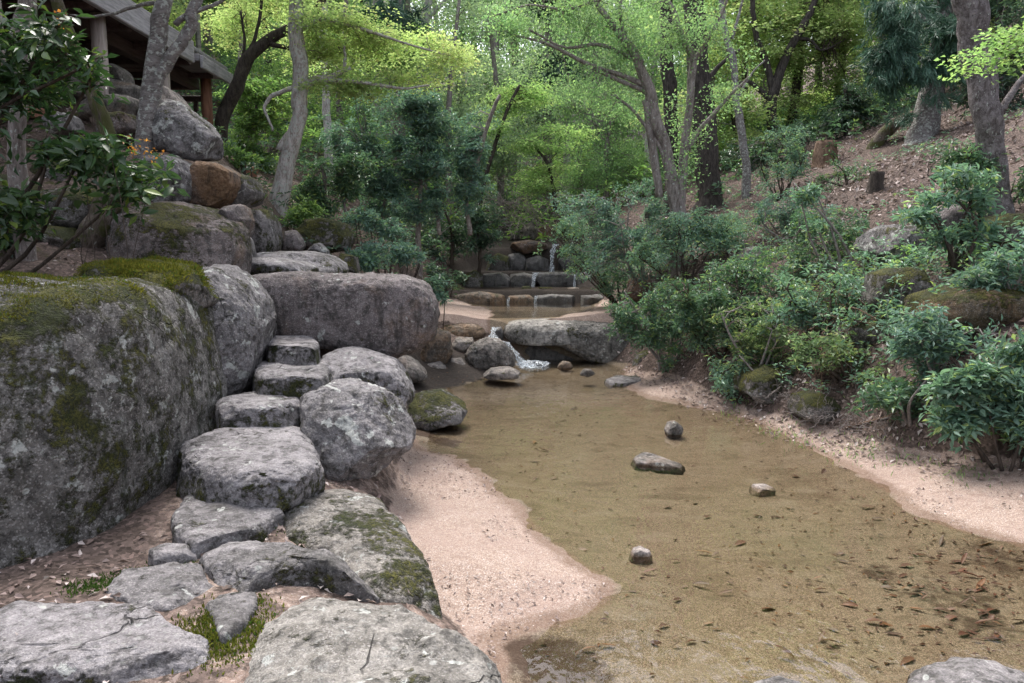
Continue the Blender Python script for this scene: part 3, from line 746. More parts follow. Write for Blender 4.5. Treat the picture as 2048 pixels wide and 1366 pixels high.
slab('broad grey stone in the bottom left corner with a worn hollowed top', [(-220, 1300), (-60, 1225), (40, 1195), (180, 1190), (340, 1203), (410, 1212), (425, 1258), (405, 1318), (220, 1335), (0, 1330), (-200, 1350)], 0.375, 0.34, 'tread', n=8, amp=0.045, facets=1, sub=7)
slab('big lichen-crusted boulder at the front of the path above the water', [(470, 1330), (492, 1240), (545, 1172), (610, 1150), (690, 1155), (770, 1172), (880, 1168), (945, 1195), (980, 1250), (1006, 1330), (1010, 1420), (940, 1560), (560, 1560)],
        0.385, 0.52, 'front_dry', n=4.0, flare=0.05, amp=0.055, facets=1, sub=7, name='boulder', cat='boulder', dome=0.06)
# --- left retaining rocks, from the path upwards
W_ = 'boulders of the left retaining wall'
boulder('big rounded wall boulder with purple tint and moss running down its right side', [(240, 470), (248, 430), (285, 405), (345, 403), (410, 412), (455, 425), (478, 460), (487, 510), (484, 560), (440, 580), (300, 580), (245, 540)],
        6.3, 0.45, 0.6, 'wall', n=3.0, lean=0.12, amp=0.035, facets=1, sub=6, group=W_)
boulder('pinkish stone perched beside the purple wall boulder', [(445, 425), (462, 404), (482, 410), (494, 440), (486, 470), (478, 485), (455, 460)], 6.6, 0.2, 0.4, 'slab', group=W_, sub=5)
boulder('upright pale stone at the foot of the pinkish one', [(470, 480), (488, 468), (498, 505), (502, 545), (478, 545)], 6.9, 0.15, 0.3, 'grey', group=W_, sub=5)
boulder('tall mossy upright stone below the pale tree', [(484, 440), (500, 415), (525, 412), (545, 440), (552, 490), (540, 520), (495, 520)], 8.2, 0.25, 0.5, 'greymoss', group=W_, sub=5)
boulder('pointed triangular boulder balanced highest on the left wall', [(292, 245), (300, 218), (322, 196), (352, 200), (400, 235), (440, 278), (445, 300), (435, 318), (400, 326), (370, 318), (345, 305), (296, 300)],
        7.4, 0.22, 0.5, 'grey', n=2.3, lean=0.25, amp=0.035, facets=1, sub=6, group=W_, soft=1)
boulder('small pale rock tip showing behind the pointed boulder', [(308, 215), (326, 170), (345, 180), (372, 215), (350, 235), (320, 235)], 8.2, 0.2, 0.4, 'pale', sub=5, facets=2, group=W_)
boulder('grey block beneath the pointed boulder', [(290, 340), (305, 312), (345, 312), (370, 325), (380, 350), (378, 400), (350, 412), (295, 412)], 6.9, 0.3, 0.5, 'grey', n=3.2, facets=2, sub=6, group=W_)
boulder('brown rock with a split shaded face right of the grey block', [(372, 400), (378, 345), (400, 325), (440, 328), (465, 345), (470, 372), (455, 400), (430, 415), (385, 412)], 7.1, 0.18, 0.5, 'brown', n=4.5, facets=2, sub=6, group=W_, lean=-0.1)
boulder('round mossy boulder at the right end of the left wall', [(452, 380), (462, 352), (480, 345), (505, 358), (518, 385), (510, 410), (485, 417), (462, 410)], 7.5, 0.3, 0.4, 'greymoss', sub=5, group=W_)
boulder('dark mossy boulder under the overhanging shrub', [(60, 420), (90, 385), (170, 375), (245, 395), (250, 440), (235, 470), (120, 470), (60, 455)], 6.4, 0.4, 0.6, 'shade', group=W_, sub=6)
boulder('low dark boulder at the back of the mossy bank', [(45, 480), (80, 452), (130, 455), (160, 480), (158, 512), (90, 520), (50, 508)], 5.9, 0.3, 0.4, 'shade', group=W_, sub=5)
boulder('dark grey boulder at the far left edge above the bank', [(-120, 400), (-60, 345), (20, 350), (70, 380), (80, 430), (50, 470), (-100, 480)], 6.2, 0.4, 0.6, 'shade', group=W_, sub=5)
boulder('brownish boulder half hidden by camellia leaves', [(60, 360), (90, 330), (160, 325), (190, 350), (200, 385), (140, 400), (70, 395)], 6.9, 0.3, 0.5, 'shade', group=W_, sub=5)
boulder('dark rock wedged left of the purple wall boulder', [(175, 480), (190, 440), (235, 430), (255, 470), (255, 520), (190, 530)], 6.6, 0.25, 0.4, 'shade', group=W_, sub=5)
boulder('small grey rock poking out of the leaves below the pale granite', [(94, 245), (115, 222), (142, 230), (148, 262), (120, 275), (98, 265)], 7.2, 0.2, 0.3, 'grey', group=W_, sub=5)
boulder('broad pale granite boulder below the pavilion post', [(185, 175), (215, 158), (260, 165), (290, 180), (296, 215), (250, 225), (200, 215)], 9.0, 0.4, 0.6, 'pale', group=W_, sub=5)
boulder('tilted pinkish granite block under the pavilion', [(134, 165), (160, 152), (195, 190), (202, 205), (165, 205), (138, 190)], 8.6, 0.3, 0.5, 'pale', facets=2, group=W_, sub=5)
boulder('angular pale rock at the top of the bank under the eaves', [(100, 150), (130, 130), (175, 135), (185, 165), (140, 175), (105, 170)], 9.3, 0.3, 0.5, 'pale', facets=3, group=W_, sub=5)
boulder('long low pale rock on the terrace edge', [(170, 220), (200, 198), (262, 194), (285, 205), (285, 240), (230, 255), (175, 245)], 8.2, 0.35, 0.5, 'pale', group=W_, sub=5)
boulder('flat grey rock shelf below the long pale one', [(195, 240), (225, 228), (275, 226), (290, 245), (290, 285), (215, 285)], 7.7, 0.3, 0.5, 'wall', group=W_, sub=5)
# --- landing at the head of the steps
boulder('low front ledge of the landing, mossy lip, at the head of the steps', [(484, 532), (490, 516), (540, 515), (600, 524), (625, 535), (622, 552), (500, 556)], 6.9, 0.3, 0.5, 'tread', n=3.5, amp=0.03, sub=6, name='landing_stone')
boulder('long sloping landing stone behind the mossy ledge', [(487, 520), (510, 506), (560, 502), (610, 502), (655, 512), (685, 530), (694, 552), (500, 545)], 7.7, 0.4, 0.7, 'tread', n=3.0, lean=0.8, amp=0.03, sub=6, name='landing_stone')
boulder('small dark upright stone standing on the landing', [(560, 485), (570, 464), (590, 460), (606, 478), (612, 505), (565, 505)], 8.6, 0.15, 0.2, 'slab', sub=5)
boulder('rounded brown mossy boulder among shrubs behind the landing', [(598, 462), (620, 440), (655, 434), (690, 448), (702, 475), (695, 500), (640, 508), (605, 495)], 9.6, 0.45, 0.6, 'mossy', amp=0.04, sub=6)
boulder('small pointed stone right of the upright one', [(616, 502), (630, 488), (640, 485), (655, 500), (658, 512), (620, 512)], 8.8, 0.12, 0.2, 'grey', sub=5)
boulder('dark mossy stone at the outer end of the landing', [(672, 530), (685, 505), (710, 510), (716, 545), (680, 552)], 8.4, 0.2, 0.3, 'shade', sub=5)
# --- stones at the head of the lower pool
boulder('brown wet block beside the end of the long slab', [(838, 722), (850, 680), (872, 658), (900, 664), (908, 700), (895, 725), (850, 735)], 9.5, 0.25, 0.4, 'tan', n=3.2, facets=2, sub=6)
boulder('grey angular stone between the brown block and the white boulder', [(903, 690), (915, 674), (945, 676), (950, 690), (930, 718), (908, 715)], 10.15, 0.2, 0.3, 'stream', facets=3, sub=5)
boulder('whitish grey boulder left of the lower fall', [(925, 715), (945, 688), (975, 676), (1010, 682), (1028, 705), (1030, 730), (1000, 740), (935, 740)], 9.8, 0.3, 0.4, 'stream', n=2.6, facets=3, sub=6)
boulder('small pinkish stone at the waterline under the slab', [(846, 742), (855, 726), (880, 722), (897, 738), (890, 750), (855, 752)], 9.25, 0.15, 0.2, 'pale', facets=2, sub=5)
boulder('small pinkish stone next to the whitish boulder', [(888, 735), (895, 718), (920, 716), (938, 732), (930, 745), (895, 745)], 9.6, 0.15, 0.2, 'pale', facets=2, sub=5)
boulder('flat grey rock leaning under the end of the slab', [(764, 750), (772, 718), (800, 708), (835, 725), (858, 752), (852, 762), (780, 765)], 8.3, 0.25, 0.3, 'stream', facets=3, sub=5)
boulder('low flat stone awash in front of the whitish boulder', [(962, 750), (980, 738), (1020, 735), (1042, 744), (1035, 756), (975, 758)], 9.0, 0.2, 0.25, 'stream', sub=5)
boulder('tiny pale stone awash below the white slab', [(1158, 748), (1168, 738), (1182, 738), (1190, 746), (1175, 751)], 8.9, 0.07, 0.08, 'pale', sub=4, name='stone', cat='stone', sink=0.02)
boulder('rust-stained stone at the edge of the foam', [(1112, 735), (1125, 722), (1140, 724), (1146, 735), (1130, 740)], 10.0, 0.08, 0.1, 'tan', sub=4, name='stone', cat='stone', sink=0.02)
boulder('moss-topped rock at the water edge below the leaning boulder', [(815, 840), (818, 800), (835, 782), (880, 785), (915, 800), (932, 822), (925, 840), (860, 852)], 6.7, 0.25, 0.5, 'greymoss', n=2.3, lean=1.1, amp=0.11, facets=3, sub=6)
boulder('low flat brown rock behind the lower fall', [(868, 668), (885, 645), (920, 640), (970, 645), (980, 662), (960, 676), (900, 676)], 10.9, 0.3, 0.5, 'tan', sub=6, lean=0.6)
boulder('great white-topped slab hollowed dark beneath, spanning the stream', [(1006, 668), (1012, 645), (1060, 640), (1150, 640), (1230, 644), (1262, 660), (1272, 700), (1262, 735), (1215, 735), (1180, 722), (1120, 690), (1060, 676), (1030, 690)],
        10.85, 0.42, 0.6, 'bigslab', n=3.4, lean=0.25, amp=0.03, facets=-3, sub=7, name='granite_slab', soft=1)
boulder('dark wet rock face under the hollow of the white slab', [(1020, 690), (1040, 675), (1110, 680), (1180, 715), (1210, 740), (1100, 745), (1030, 738)], 11.0, 0.3, 0.4, 'wetrock', sub=6)
boulder('small wet rock dividing the lower fall', [(988, 676), (990, 656), (1002, 652), (1008, 665), (1006, 682)], 10.75, 0.1, 0.2, 'wetrock', sub=5)
boulder('greenish stone at the foot of the bank right of the white slab', [(1262, 735), (1275, 708), (1298, 700), (1312, 715), (1308, 738), (1280, 745)], 9.9, 0.18, 0.25, 'greymoss', sub=5)
boulder('flat grey stone by the greenish one at the foot of the bank', [(1285, 745), (1300, 735), (1328, 738), (1330, 748), (1300, 752)], 9.5, 0.15, 0.2, 'stream', sub=5)
slab('smooth flat grey stone sunk in the right sandbank', [(1210, 757), (1235, 749), (1275, 750), (1285, 758), (1250, 766), (1220, 765)], 0.045, 0.10, 'flat', sub=5, name='flat_stone', amp=0.03)
# --- stones standing in the pool
boulder('small dark rounded stone standing in the middle of the pool', [(1328, 862), (1336, 846), (1350, 842), (1364, 852), (1368, 866), (1345, 872)], 6.35, 0.07, 0.09, 'stream', sub=5, facets=3, name='stone', cat='stone', sink=0.04)
slab('long pale speckled stone barely above the pool surface', [(1268, 912), (1285, 902), (1320, 906), (1368, 922), (1360, 930), (1310, 927), (1275, 922)], 0.03, 0.085, 'pale', sub=5, facets=3, name='stone', amp=0.06)
boulder('pale low stone in the right part of the pool', [(1498, 982), (1508, 971), (1535, 970), (1553, 980), (1548, 990), (1510, 992)], 4.85, 0.06, 0.07, 'pale', sub=5, facets=3, name='stone', cat='stone', sink=0.04)
boulder('lone wedge-shaped pale stone in the near pool', [(1256, 1118), (1268, 1100), (1282, 1095), (1300, 1102), (1306, 1116), (1290, 1124), (1262, 1124)], 3.75, 0.05, 0.06, 'pale', sub=5, facets=3, name='stone', cat='stone', sink=0.04)
slab('smooth pale grey boulder cut by the bottom right corner', [(1785, 1345), (1830, 1300), (1900, 1282), (1990, 1284), (2070, 1310), (2130, 1360), (2080, 1430), (1900, 1450), (1800, 1400)], 0.10, 0.34, 'flat', n=2.5, flare=0.0, amp=0.03, sub=6, name='boulder', cat='boulder', dome=0.1)
slab('smooth pale stone at the bottom edge left of the corner boulder', [(1478, 1368), (1500, 1340), (1560, 1328), (1620, 1345), (1645, 1375), (1600, 1410), (1520, 1410)], 0.07, 0.26, 'flat', n=2.5, flare=0.0, amp=0.03, sub=6, name='boulder', cat='boulder', dome=0.1)
# --- the cascade
C_ = 'stones of the stepped cascade'
boulder('broad orange-tan stone of the lowest cascade step, left end', [(885, 612), (905, 592), (960, 582), (1008, 590), (1018, 612), (950, 622)], 14.4, 0.25, 0.5, 'tan', n=3.2, sub=6, group=C_)
boulder('reddish wet block in the lowest cascade step beside the orange one', [(1014, 614), (1016, 592), (1060, 590), (1070, 598), (1068, 616)], 14.45, 0.2, 0.4, 'tan', n=4.5, sub=5, group=C_)
boulder('dark mossy block at the middle of the lowest cascade step', [(1070, 616), (1070, 592), (1100, 588), (1148, 590), (1156, 602), (1152, 616)], 14.5, 0.2, 0.4, 'wetrock', n=4.5, sub=5, group=C_)
boulder('black block at the right end of the lowest cascade step', [(1154, 616), (1156, 592), (1200, 588), (1215, 600), (1215, 618)], 14.5, 0.2, 0.4, 'wetrock', n=4.5, sub=5, group=C_)
boulder('left block of the second cascade step, damp and black', [(964, 574), (966, 548), (1000, 545), (1020, 550), (1020, 574)], 15.9, 0.2, 0.4, 'wetrock', n=5, sub=5, group=C_)
boulder('second-step block with water spilling over its right end', [(1020, 576), (1020, 549), (1050, 546), (1068, 550), (1068, 576)], 15.85, 0.2, 0.4, 'wetrock', n=5, sub=5, group=C_)
boulder('long central block of the second cascade step', [(1070, 576), (1072, 546), (1110, 544), (1150, 546), (1150, 576)], 15.9, 0.2, 0.4, 'wetrock', n=5, sub=5, group=C_)
boulder('right block of the second cascade step with pale top', [(1151, 576), (1152, 548), (1185, 543), (1207, 548), (1208, 576)], 15.85, 0.2, 0.4, 'wetrock', n=5, sub=5, group=C_)
boulder('rounded greenish stone on the ledge between cascade steps', [(1038, 584), (1045, 573), (1058, 571), (1068, 580), (1060, 588)], 15.0, 0.12, 0.15, 'mossy', sub=4, group=C_)
boulder('low mossy stone on the ledge beside the greenish one', [(1066, 584), (1078, 574), (1100, 573), (1112, 580), (1095, 587)], 15.1, 0.12, 0.15, 'mossy', sub=4, group=C_)
boulder('grey stone on the right of the ledge between cascade steps', [(1125, 584), (1135, 575), (1155, 574), (1165, 582), (1145, 588)], 15.1, 0.12, 0.15, 'stream', sub=4, group=C_)
boulder('black rock left of the top fall', [(1048, 548), (1052, 518), (1075, 511), (1098, 520), (1100, 548)], 16.9, 0.2, 0.5, 'wetrock', n=3.2, sub=5, group=C_)
boulder('black rock right of the top fall', [(1116, 548), (1118, 518), (1145, 512), (1170, 525), (1172, 548)], 16.9, 0.2, 0.5, 'wetrock', n=3.2, sub=5, group=C_)
boulder('brown overhanging capstone above the top fall', [(1018, 500), (1024, 484), (1060, 480), (1092, 486), (1098, 498), (1070, 504), (1040, 512)], 17.3, 0.4, 0.6, 'brown', n=3.5, sub=5, group=C_)
boulder('dark rock under the brown capstone', [(1012, 548), (1016, 510), (1040, 505), (1056, 520), (1052, 548)], 17.1, 0.25, 0.5, 'wetrock', sub=5, group=C_)
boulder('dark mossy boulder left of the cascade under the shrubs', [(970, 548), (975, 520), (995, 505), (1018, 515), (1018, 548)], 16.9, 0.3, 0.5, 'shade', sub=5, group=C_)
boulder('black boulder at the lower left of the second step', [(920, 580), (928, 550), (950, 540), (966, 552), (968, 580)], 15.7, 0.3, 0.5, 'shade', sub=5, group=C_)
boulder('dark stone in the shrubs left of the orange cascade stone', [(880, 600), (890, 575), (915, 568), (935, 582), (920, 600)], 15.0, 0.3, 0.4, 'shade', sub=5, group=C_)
boulder('pale rock standing above the capstone upstream', [(1040, 480), (1044, 450), (1062, 445), (1074, 460), (1072, 482)], 19.5, 0.25, 0.3, 'pale', facets=2, sub=5, group=C_)
boulder('small pale rock left of the upstream one', [(1018, 482), (1022, 464), (1036, 460), (1042, 480)], 19.3, 0.2, 0.3, 'pale', facets=2, sub=4, group=C_)
boulder('brown rock upstream half behind the right shrub', [(1074, 480), (1078, 455), (1100, 448), (1118, 470), (1112, 486)], 19.8, 0.25, 0.3, 'brown', sub=4, group=C_)
# --- right bank
B_ = 'boulders in the right bank'
boulder('large boulder with a white lichen patch jutting from the right bank', [(1738, 492), (1750, 470), (1785, 450), (1825, 452), (1850, 475), (1868, 505), (1852, 528), (1808, 542), (1770, 520)], None, 0.35, 0.7, 'grey', n=2.6, facets=3, sub=6, lean=0.25, group=B_, soft=2)
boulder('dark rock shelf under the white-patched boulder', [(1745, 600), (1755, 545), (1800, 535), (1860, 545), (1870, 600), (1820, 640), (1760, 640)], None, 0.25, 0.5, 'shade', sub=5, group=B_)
boulder('brown mossy ledge rock high at the right edge', [(1950, 500), (1960, 450), (2000, 430), (2080, 425), (2120, 470), (2080, 505), (2000, 515)], None, 0.4, 0.7, 'mossy', sub=6, group=B_, facets=2)
boulder('wide ochre ledge rock in shade at the right edge', [(1840, 640), (1850, 595), (1920, 572), (2010, 565), (2100, 590), (2110, 650), (1980, 665), (1880, 662)], None, 0.35, 0.6, 'ochre', n=3.4, sub=6, group=B_, facets=2)
boulder('grey rock leaning behind the forked sapling', [(1850, 440), (1870, 415), (1905, 405), (1930, 425), (1940, 460), (1900, 475), (1860, 465)], None, 0.3, 0.5, 'slab', sub=5, group=B_, facets=2)
boulder('small whitish stone half buried in leaf litter', [(1474, 515), (1488, 498), (1508, 492), (1522, 502), (1518, 518), (1490, 524)], None, 0.2, 0.3, 'pale', sub=5, group=B_)
boulder('small dark grey stone in the litter beside the bank shrubs', [(1392, 472), (1402, 459), (1425, 456), (1440, 468), (1430, 482), (1400, 484)], None, 0.2, 0.3, 'grey', sub=5, group=B_)
boulder('ochre mossy stone low in the right bank', [(1630, 742), (1640, 715), (1680, 700), (1720, 705), (1735, 735), (1700, 750)], None, 0.25, 0.4, 'ochre', sub=5, group=B_)
boulder('grey stone hidden among roots in the right bank', [(1690, 690), (1700, 655), (1735, 640), (1775, 655), (1780, 690), (1740, 705)], None, 0.2, 0.4, 'shade', sub=5, group=B_)
boulder('mossy mound of stone above the right sandbank', [(1470, 790), (1485, 745), (1530, 728), (1580, 738), (1600, 775), (1580, 805), (1510, 805)], None, 0.3, 0.5, 'mossy', sub=5, group=B_)
boulder('dark mossy stone by the grass tuft at the bank foot', [(1590, 830), (1600, 795), (1640, 785), (1680, 805), (1690, 840), (1640, 850)], None, 0.25, 0.4, 'shade', sub=5, group=B_)
boulder('brown stone under the shrubs at the right of the upper pool', [(1250, 590), (1262, 560), (1290, 545), (1320, 560), (1325, 595), (1280, 605)], None, 0.3, 0.5, 'brown', sub=5, group=B_)
# ------------------------------------------------------------------ pavilion on the left terrace
def plain(name, a, b, rough=0.75, scale=(4, 30, 30), spec=0.3):
    t = NT(name)
    n = t.noise(1.0, 5, 0.65, 0.4, t.scaled(scale)); m = t.noise(2.3, 4, 0.6)
    c = t.mix(t.ramp(n, 0.3, 0.7), a, b)
    c = t.mix(t.ramp(m, 0.5, 0.75, 0, 0.4), c, tuple(x * 0.5 for x in a))
    return t.done(t.bsdf(c, rough, t.bump(n, 0.4, 0.01), spec))
M['fascia'] = plain('weathered_fascia', (0.20, 0.19, 0.205), (0.40, 0.38, 0.41), scale=(30, 4, 30))
M['redwood'] = plain('stained_cedar', (0.16, 0.070, 0.045), (0.30, 0.15, 0.10), scale=(25, 25, 3))
M['postpale'] = plain('greyed_post', (0.22, 0.18, 0.165), (0.40, 0.34, 0.32), scale=(25, 25, 3))
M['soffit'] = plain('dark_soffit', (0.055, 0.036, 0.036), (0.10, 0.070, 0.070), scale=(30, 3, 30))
M['frame'] = plain('grey_frame', (0.16, 0.15, 0.14), (0.28, 0.27, 0.26))
M['tile'] = plain('roof_tile_grey', (0.16, 0.155, 0.165), (0.27, 0.26, 0.28))
def glass_mat():
    t = NT('window_glass')
    fr = t.n('Fresnel', {'IOR': 1.9}).outputs[0]
    gl = t.n('BsdfGlossy', {'Color': (0.86, 0.9, 0.86), 'Roughness': 0.02}).outputs[0]
    tr = t.n('BsdfTransparent', {'Color': (0.62, 0.68, 0.60)}).outputs[0]
    return t.done(t.n('MixShader', {0: t.math('ADD', fr, 0.12, True), 1: tr, 2: gl}).outputs[0])
M['glass'] = glass_mat()
pav = tag(empty('pavilion', (-5.2, 9.8, 3.1)), 'timber pavilion with deep eaves and a tall glass wall above the left rocks', 'pavilion')
def pbox(nm, c, s, mat, rot=None): return box(nm, c, s, M[mat], pav, rot)
EX = -4.45
pbox('eave_board', (EX, 7.95, 4.33), (0.07, 5.5, 0.30), 'fascia')
pbox('eave_board', (EX - 0.30, 10.72, 4.33), (0.53, 0.07, 0.30), 'fascia')
# lower lip of the roof running on past the corner
for nm, c, s in (('roof_lip', (EX - 0.14, 11.33, 4.28), (0.42, 1.14, 0.10)), ('roof_lip', (EX + 0.10, 11.33, 4.22), (0.05, 1.14, 0.18))):
    pbox(nm, c, s, 'fascia' if s[0] < 0.1 else 'tile')
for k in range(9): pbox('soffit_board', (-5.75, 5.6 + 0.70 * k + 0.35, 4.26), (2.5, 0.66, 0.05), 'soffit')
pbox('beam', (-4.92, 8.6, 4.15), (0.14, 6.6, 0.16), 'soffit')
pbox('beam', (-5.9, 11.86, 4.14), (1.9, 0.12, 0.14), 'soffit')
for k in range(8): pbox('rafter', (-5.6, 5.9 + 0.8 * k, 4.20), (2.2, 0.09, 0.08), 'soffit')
for y, m in ((6.9, 'postpale'), (8.66, 'postpale'), (10.2, 'postpale'), (11.6, 'redwood')):
    V, Qd, Tc = tube([(-4.64, y, 2.85), (-4.64, y, 3.4), (-4.64, y, 4.22)], [0.085, 0.083, 0.08], 14)
    po = link('post', mesh_np('post', V - np.array(pav.location), tris=Tc, quads=Qd, mat=M[m]), pav)
    if m == 'redwood': po['label'] = 'reddish corner post'
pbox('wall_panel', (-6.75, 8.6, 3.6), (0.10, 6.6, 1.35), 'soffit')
pbox('floor_deck', (-5.9, 8.7, 2.98), (2.2, 6.6, 0.12), 'redwood')
pbox('rail', (-5.35, 12.0, 3.96), (0.98, 0.07, 0.09), 'soffit')
for k in range(4): pbox('slat', (-5.75 + 0.26 * k, 12.0, 3.55), (0.07, 0.05, 0.74), 'soffit')
pbox('rail', (-5.35, 12.0, 3.15), (0.98, 0.07, 0.07), 'redwood')
pbox('brace_board', (-4.45, 12.4, 2.92), (0.55, 0.06, 0.22), 'redwood', np.array([[0.93, 0, 0.36], [0, 1, 0], [-0.36, 0, 0.93]]))
# glazed upper wall, set back from the eave
gy_ = [5.6, 6.9, 8.2, 9.5, 10.85, 12.1]
for k in range(5):
    pbox('window_pane', (-4.93, (gy_[k] + gy_[k + 1]) / 2, 6.35), (0.012, gy_[k + 1] - gy_[k] - 0.06, 3.7), 'glass')
for k in range(6): pbox('mullion', (-4.92, gy_[k], 6.35), (0.07, 0.055, 3.7), 'frame')
pbox('roof_deck', (-5.95, 8.75, 4.44), (2.9, 6.8, 0.06), 'tile')
pbox('roof', (-6.2, 8.8, 8.30), (3.4, 7.6, 0.16), 'fascia')
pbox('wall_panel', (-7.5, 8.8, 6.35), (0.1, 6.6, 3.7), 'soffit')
# stone footing of the second post
boulder('squared pale footing stone under the pavilion post', [(212, 165), (218, 140), (235, 132), (256, 140), (262, 168), (240, 178)], 9.15, 0.25, 0.25, 'pale', n=3.5, sub=5, name='footing_stone')
# ------------------------------------------------------------------ leaves, twigs, plants
def unit(v): return v / (np.linalg.norm(v, axis=-1, keepdims=True) + 1e-9)
def leaf_arrays(B, D, N, Ln, Wd, fold=0.18, droop=0.10):
    D = unit(D); S = unit(np.cross(D, N)); N = np.cross(S, D)
    mid = B + D * (Ln * 0.46)[:, None] + N * (Ln * 0.04)[:, None]
    tip = B + D * Ln[:, None] - N * (Ln * droop)[:, None]
    l = mid + S * (Wd * 0.5)[:, None] + N * (Wd * fold)[:, None]
    r = mid - S * (Wd * 0.5)[:, None] + N * (Wd * fold)[:, None]
    V = np.stack([B, r, tip, l], 1).reshape(-1, 3)
    i = np.arange(len(B))[:, None] * 4
    T = np.concatenate([i + np.array([[0, 1, 2]]), i + np.array([[0, 2, 3]])], 1).reshape(-1, 3)
    return V, T
def clusters(rng, ells, n, gate=0.0, gscale=1.5):
    E = np.array([e[:6] for e in ells], float)
    w = (E[:, 3] * E[:, 4] * E[:, 5]) ** 0.62
    if len(ells[0]) > 6: w = w * np.array([e[6] for e in ells])
    k = rng.choice(len(E), n * 2, p=w / w.sum())
    u = unit(rng.normal(size=(n * 2, 3)))
    r = rng.uniform(0.10, 1, n * 2) ** 0.5
    r = r * (0.86 + 0.34 * fbm(u * 1.9 + k[:, None] * 7.7, 2, int(rng.integers(1e6))))
    C = E[k, :3] + u * r[:, None] * E[k, 3:6]
    if gate is not None:
        rm = float(np.mean(E[:, 3:6]))
        g = fbm(C * (1.15 / rm), 3, int(rng.integers(1e6)))
        ok = g > np.quantile(g, np.clip(0.32 + gate * 0.6, 0.02, 0.48))
        C, u, k = C[ok], u[ok], k[ok]
    C, u, k = C[:n], u[:n], k[:n]
    return C, unit(u / E[k, 3:6])
def foliage(rng, C, O, kind, per, ln, wd, rs):
    n = len(C)
    k = per
    if kind == 'ever':                                        # whorls at the twig ends
        A = unit(0.45 * O + np.array([0, 0, 0.75]) + 0.35 * rng.normal(size=(n, 3)))
        X = unit(np.cross(A, rng.normal(size=(n, 3)))); Y = np.cross(A, X)
        az = (np.arange(k)[None, :] / k * 2 * math.pi * 1.0 + rng.uniform(0, 6.3, (n, 1)) + rng.normal(0, 0.25, (n, k)))
        el = rng.uniform(-0.45, 0.55, (n, k))
        D = (X[:, None] * np.cos(az)[..., None] + Y[:, None] * np.sin(az)[..., None]) * np.cos(el)[..., None] + A[:, None] * np.sin(el)[..., None]
        B = C[:, None] + A[:, None] * rng.uniform(-0.5, 0.2, (n, k))[..., None] * rs + D * 0.015
        N = A[:, None] + 0.25 * rng.normal(size=(n, k, 3)) - D * 0.2
    elif kind == 'flat':                                      # layered horizontal sprays
        A = unit(np.array([0, 0, 1.0]) + 0.22 * O + 0.22 * rng.normal(size=(n, 3)))
        X = unit(np.cross(A, rng.normal(size=(n, 3)))); Y = np.cross(A, X)
        az = rng.uniform(0, 6.3, (n, k)); rr = rs * np.sqrt(rng.uniform(0, 1, (n, k)))
        H = X[:, None] * np.cos(az)[..., None] + Y[:, None] * np.sin(az)[..., None]
        B = C[:, None] + H * rr[..., None] + A[:, None] * (rng.normal(0, 0.05 * rs, (n, k)) - 0.18 * rr ** 2 / rs)[..., None]
        D = H + 0.9 * rng.normal(size=(n, k, 3)) * np.array([1, 1, 0.25])
        N = A[:, None] + 0.35 * rng.normal(size=(n, k, 3))
    elif kind == 'needle':
        D0 = unit(0.55 * O + np.array([0, 0, -0.75]) + 0.45 * rng.normal(size=(n, 3)))
        D = D0[:, None] + 0.26 * rng.normal(size=(n, k, 3))
        B = C[:, None] + D0[:, None] * rng.uniform(-1.2, 0.6, (n, k))[..., None] * rs + rng.normal(0, 0.03, (n, k, 3))
        N = rng.normal(size=(n, k, 3))
    else:                                                     # loose small leaves
        B = C[:, None] + rng.normal(0, rs * 0.5, (n, k, 3))
        D = O[:, None] * 0.5 + rng.normal(size=(n, k, 3)) + np.array([0, 0, -0.15])
        N = np.array([0, 0, 1.0]) + 0.6 * rng.normal(size=(n, k, 3))
    m = n * k
    Ln = ln * rng.uniform(0.6, 1.25, m); Wd = wd / ln * Ln * rng.uniform(0.8, 1.15, m)
    return B.reshape(m, 3), D.reshape(m, 3), N.reshape(m, 3), Ln, Wd
def twig_arrays(rng, S, E, r0, r1, seg=4, sag=0.12, wob=0.06):
    n = len(S)
    t = np.linspace(0, 1, seg + 1)
    d = E - S; ln = np.linalg.norm(d, axis=1)
    P = S[:, None] + d[:, None] * t[None, :, None]
    P[:, :, 2] += (np.sin(t * math.pi) * sag)[None, :] * ln[:, None] * rng.uniform(-0.4, 1.0, (n, 1))
    wv = rng.normal(size=(n, seg + 1, 3)) * wob * ln[:, None, None]; wv[:, 0] = 0; wv[:, -1] = 0
    P = P + wv
    dn = unit(d)
    A = unit(np.cross(dn, np.array([0.3, 0.2, 0.93]))); Bv = np.cross(dn, A)
    th = np.array([0, 2.094, 4.189])
    ring = A[:, None] * np.cos(th)[None, :, None] + Bv[:, None] * np.sin(th)[None, :, None]
    r = (np.asarray(r0).reshape(-1, 1) * (1 - t) + r1 * t) * np.ones((n, 1))
    V = (P[:, :, None] + ring[:, None] * r[:, :, None, None]).reshape(-1, 3)
    base = (np.arange(n) * (seg + 1) * 3)[:, None, None]
    i = (np.arange(seg) * 3)[None, :, None]; j = np.arange(3)[None, None, :]
    a = base + i + j; b = base + i + (j + 1) % 3
    Q = np.stack([a, b, b + 3, a + 3], 3).reshape(-1, 4)
    return V, Q, P
def leaf_proto(name, mat, w=0.42, curl=0.10):
    """one broad leaf, base at the origin, along +X, 1 long"""
    xs = np.array([0.0, 0.12, 0.32, 0.55, 0.78, 1.0]); ws = np.array([0.05, 0.55, 0.95, 1.0, 0.62, 0.0]) * w / 2
    V, T = [], []
    for x, h in zip(xs, ws):
        z = -curl * x * x
        V += [(x, -h, z + h * 0.35), (x, 0, z), (x, h, z + h * 0.35)]
    for i in range(5):
        a = i * 3
        for j in (0, 1):
            T += [(a + j, a + 3 + j, a + 4 + j), (a + j, a + 4 + j, a + 1 + j)]
    return mesh_np(name, np.array(V), tris=np.array(T), mat=mat, smooth=True)
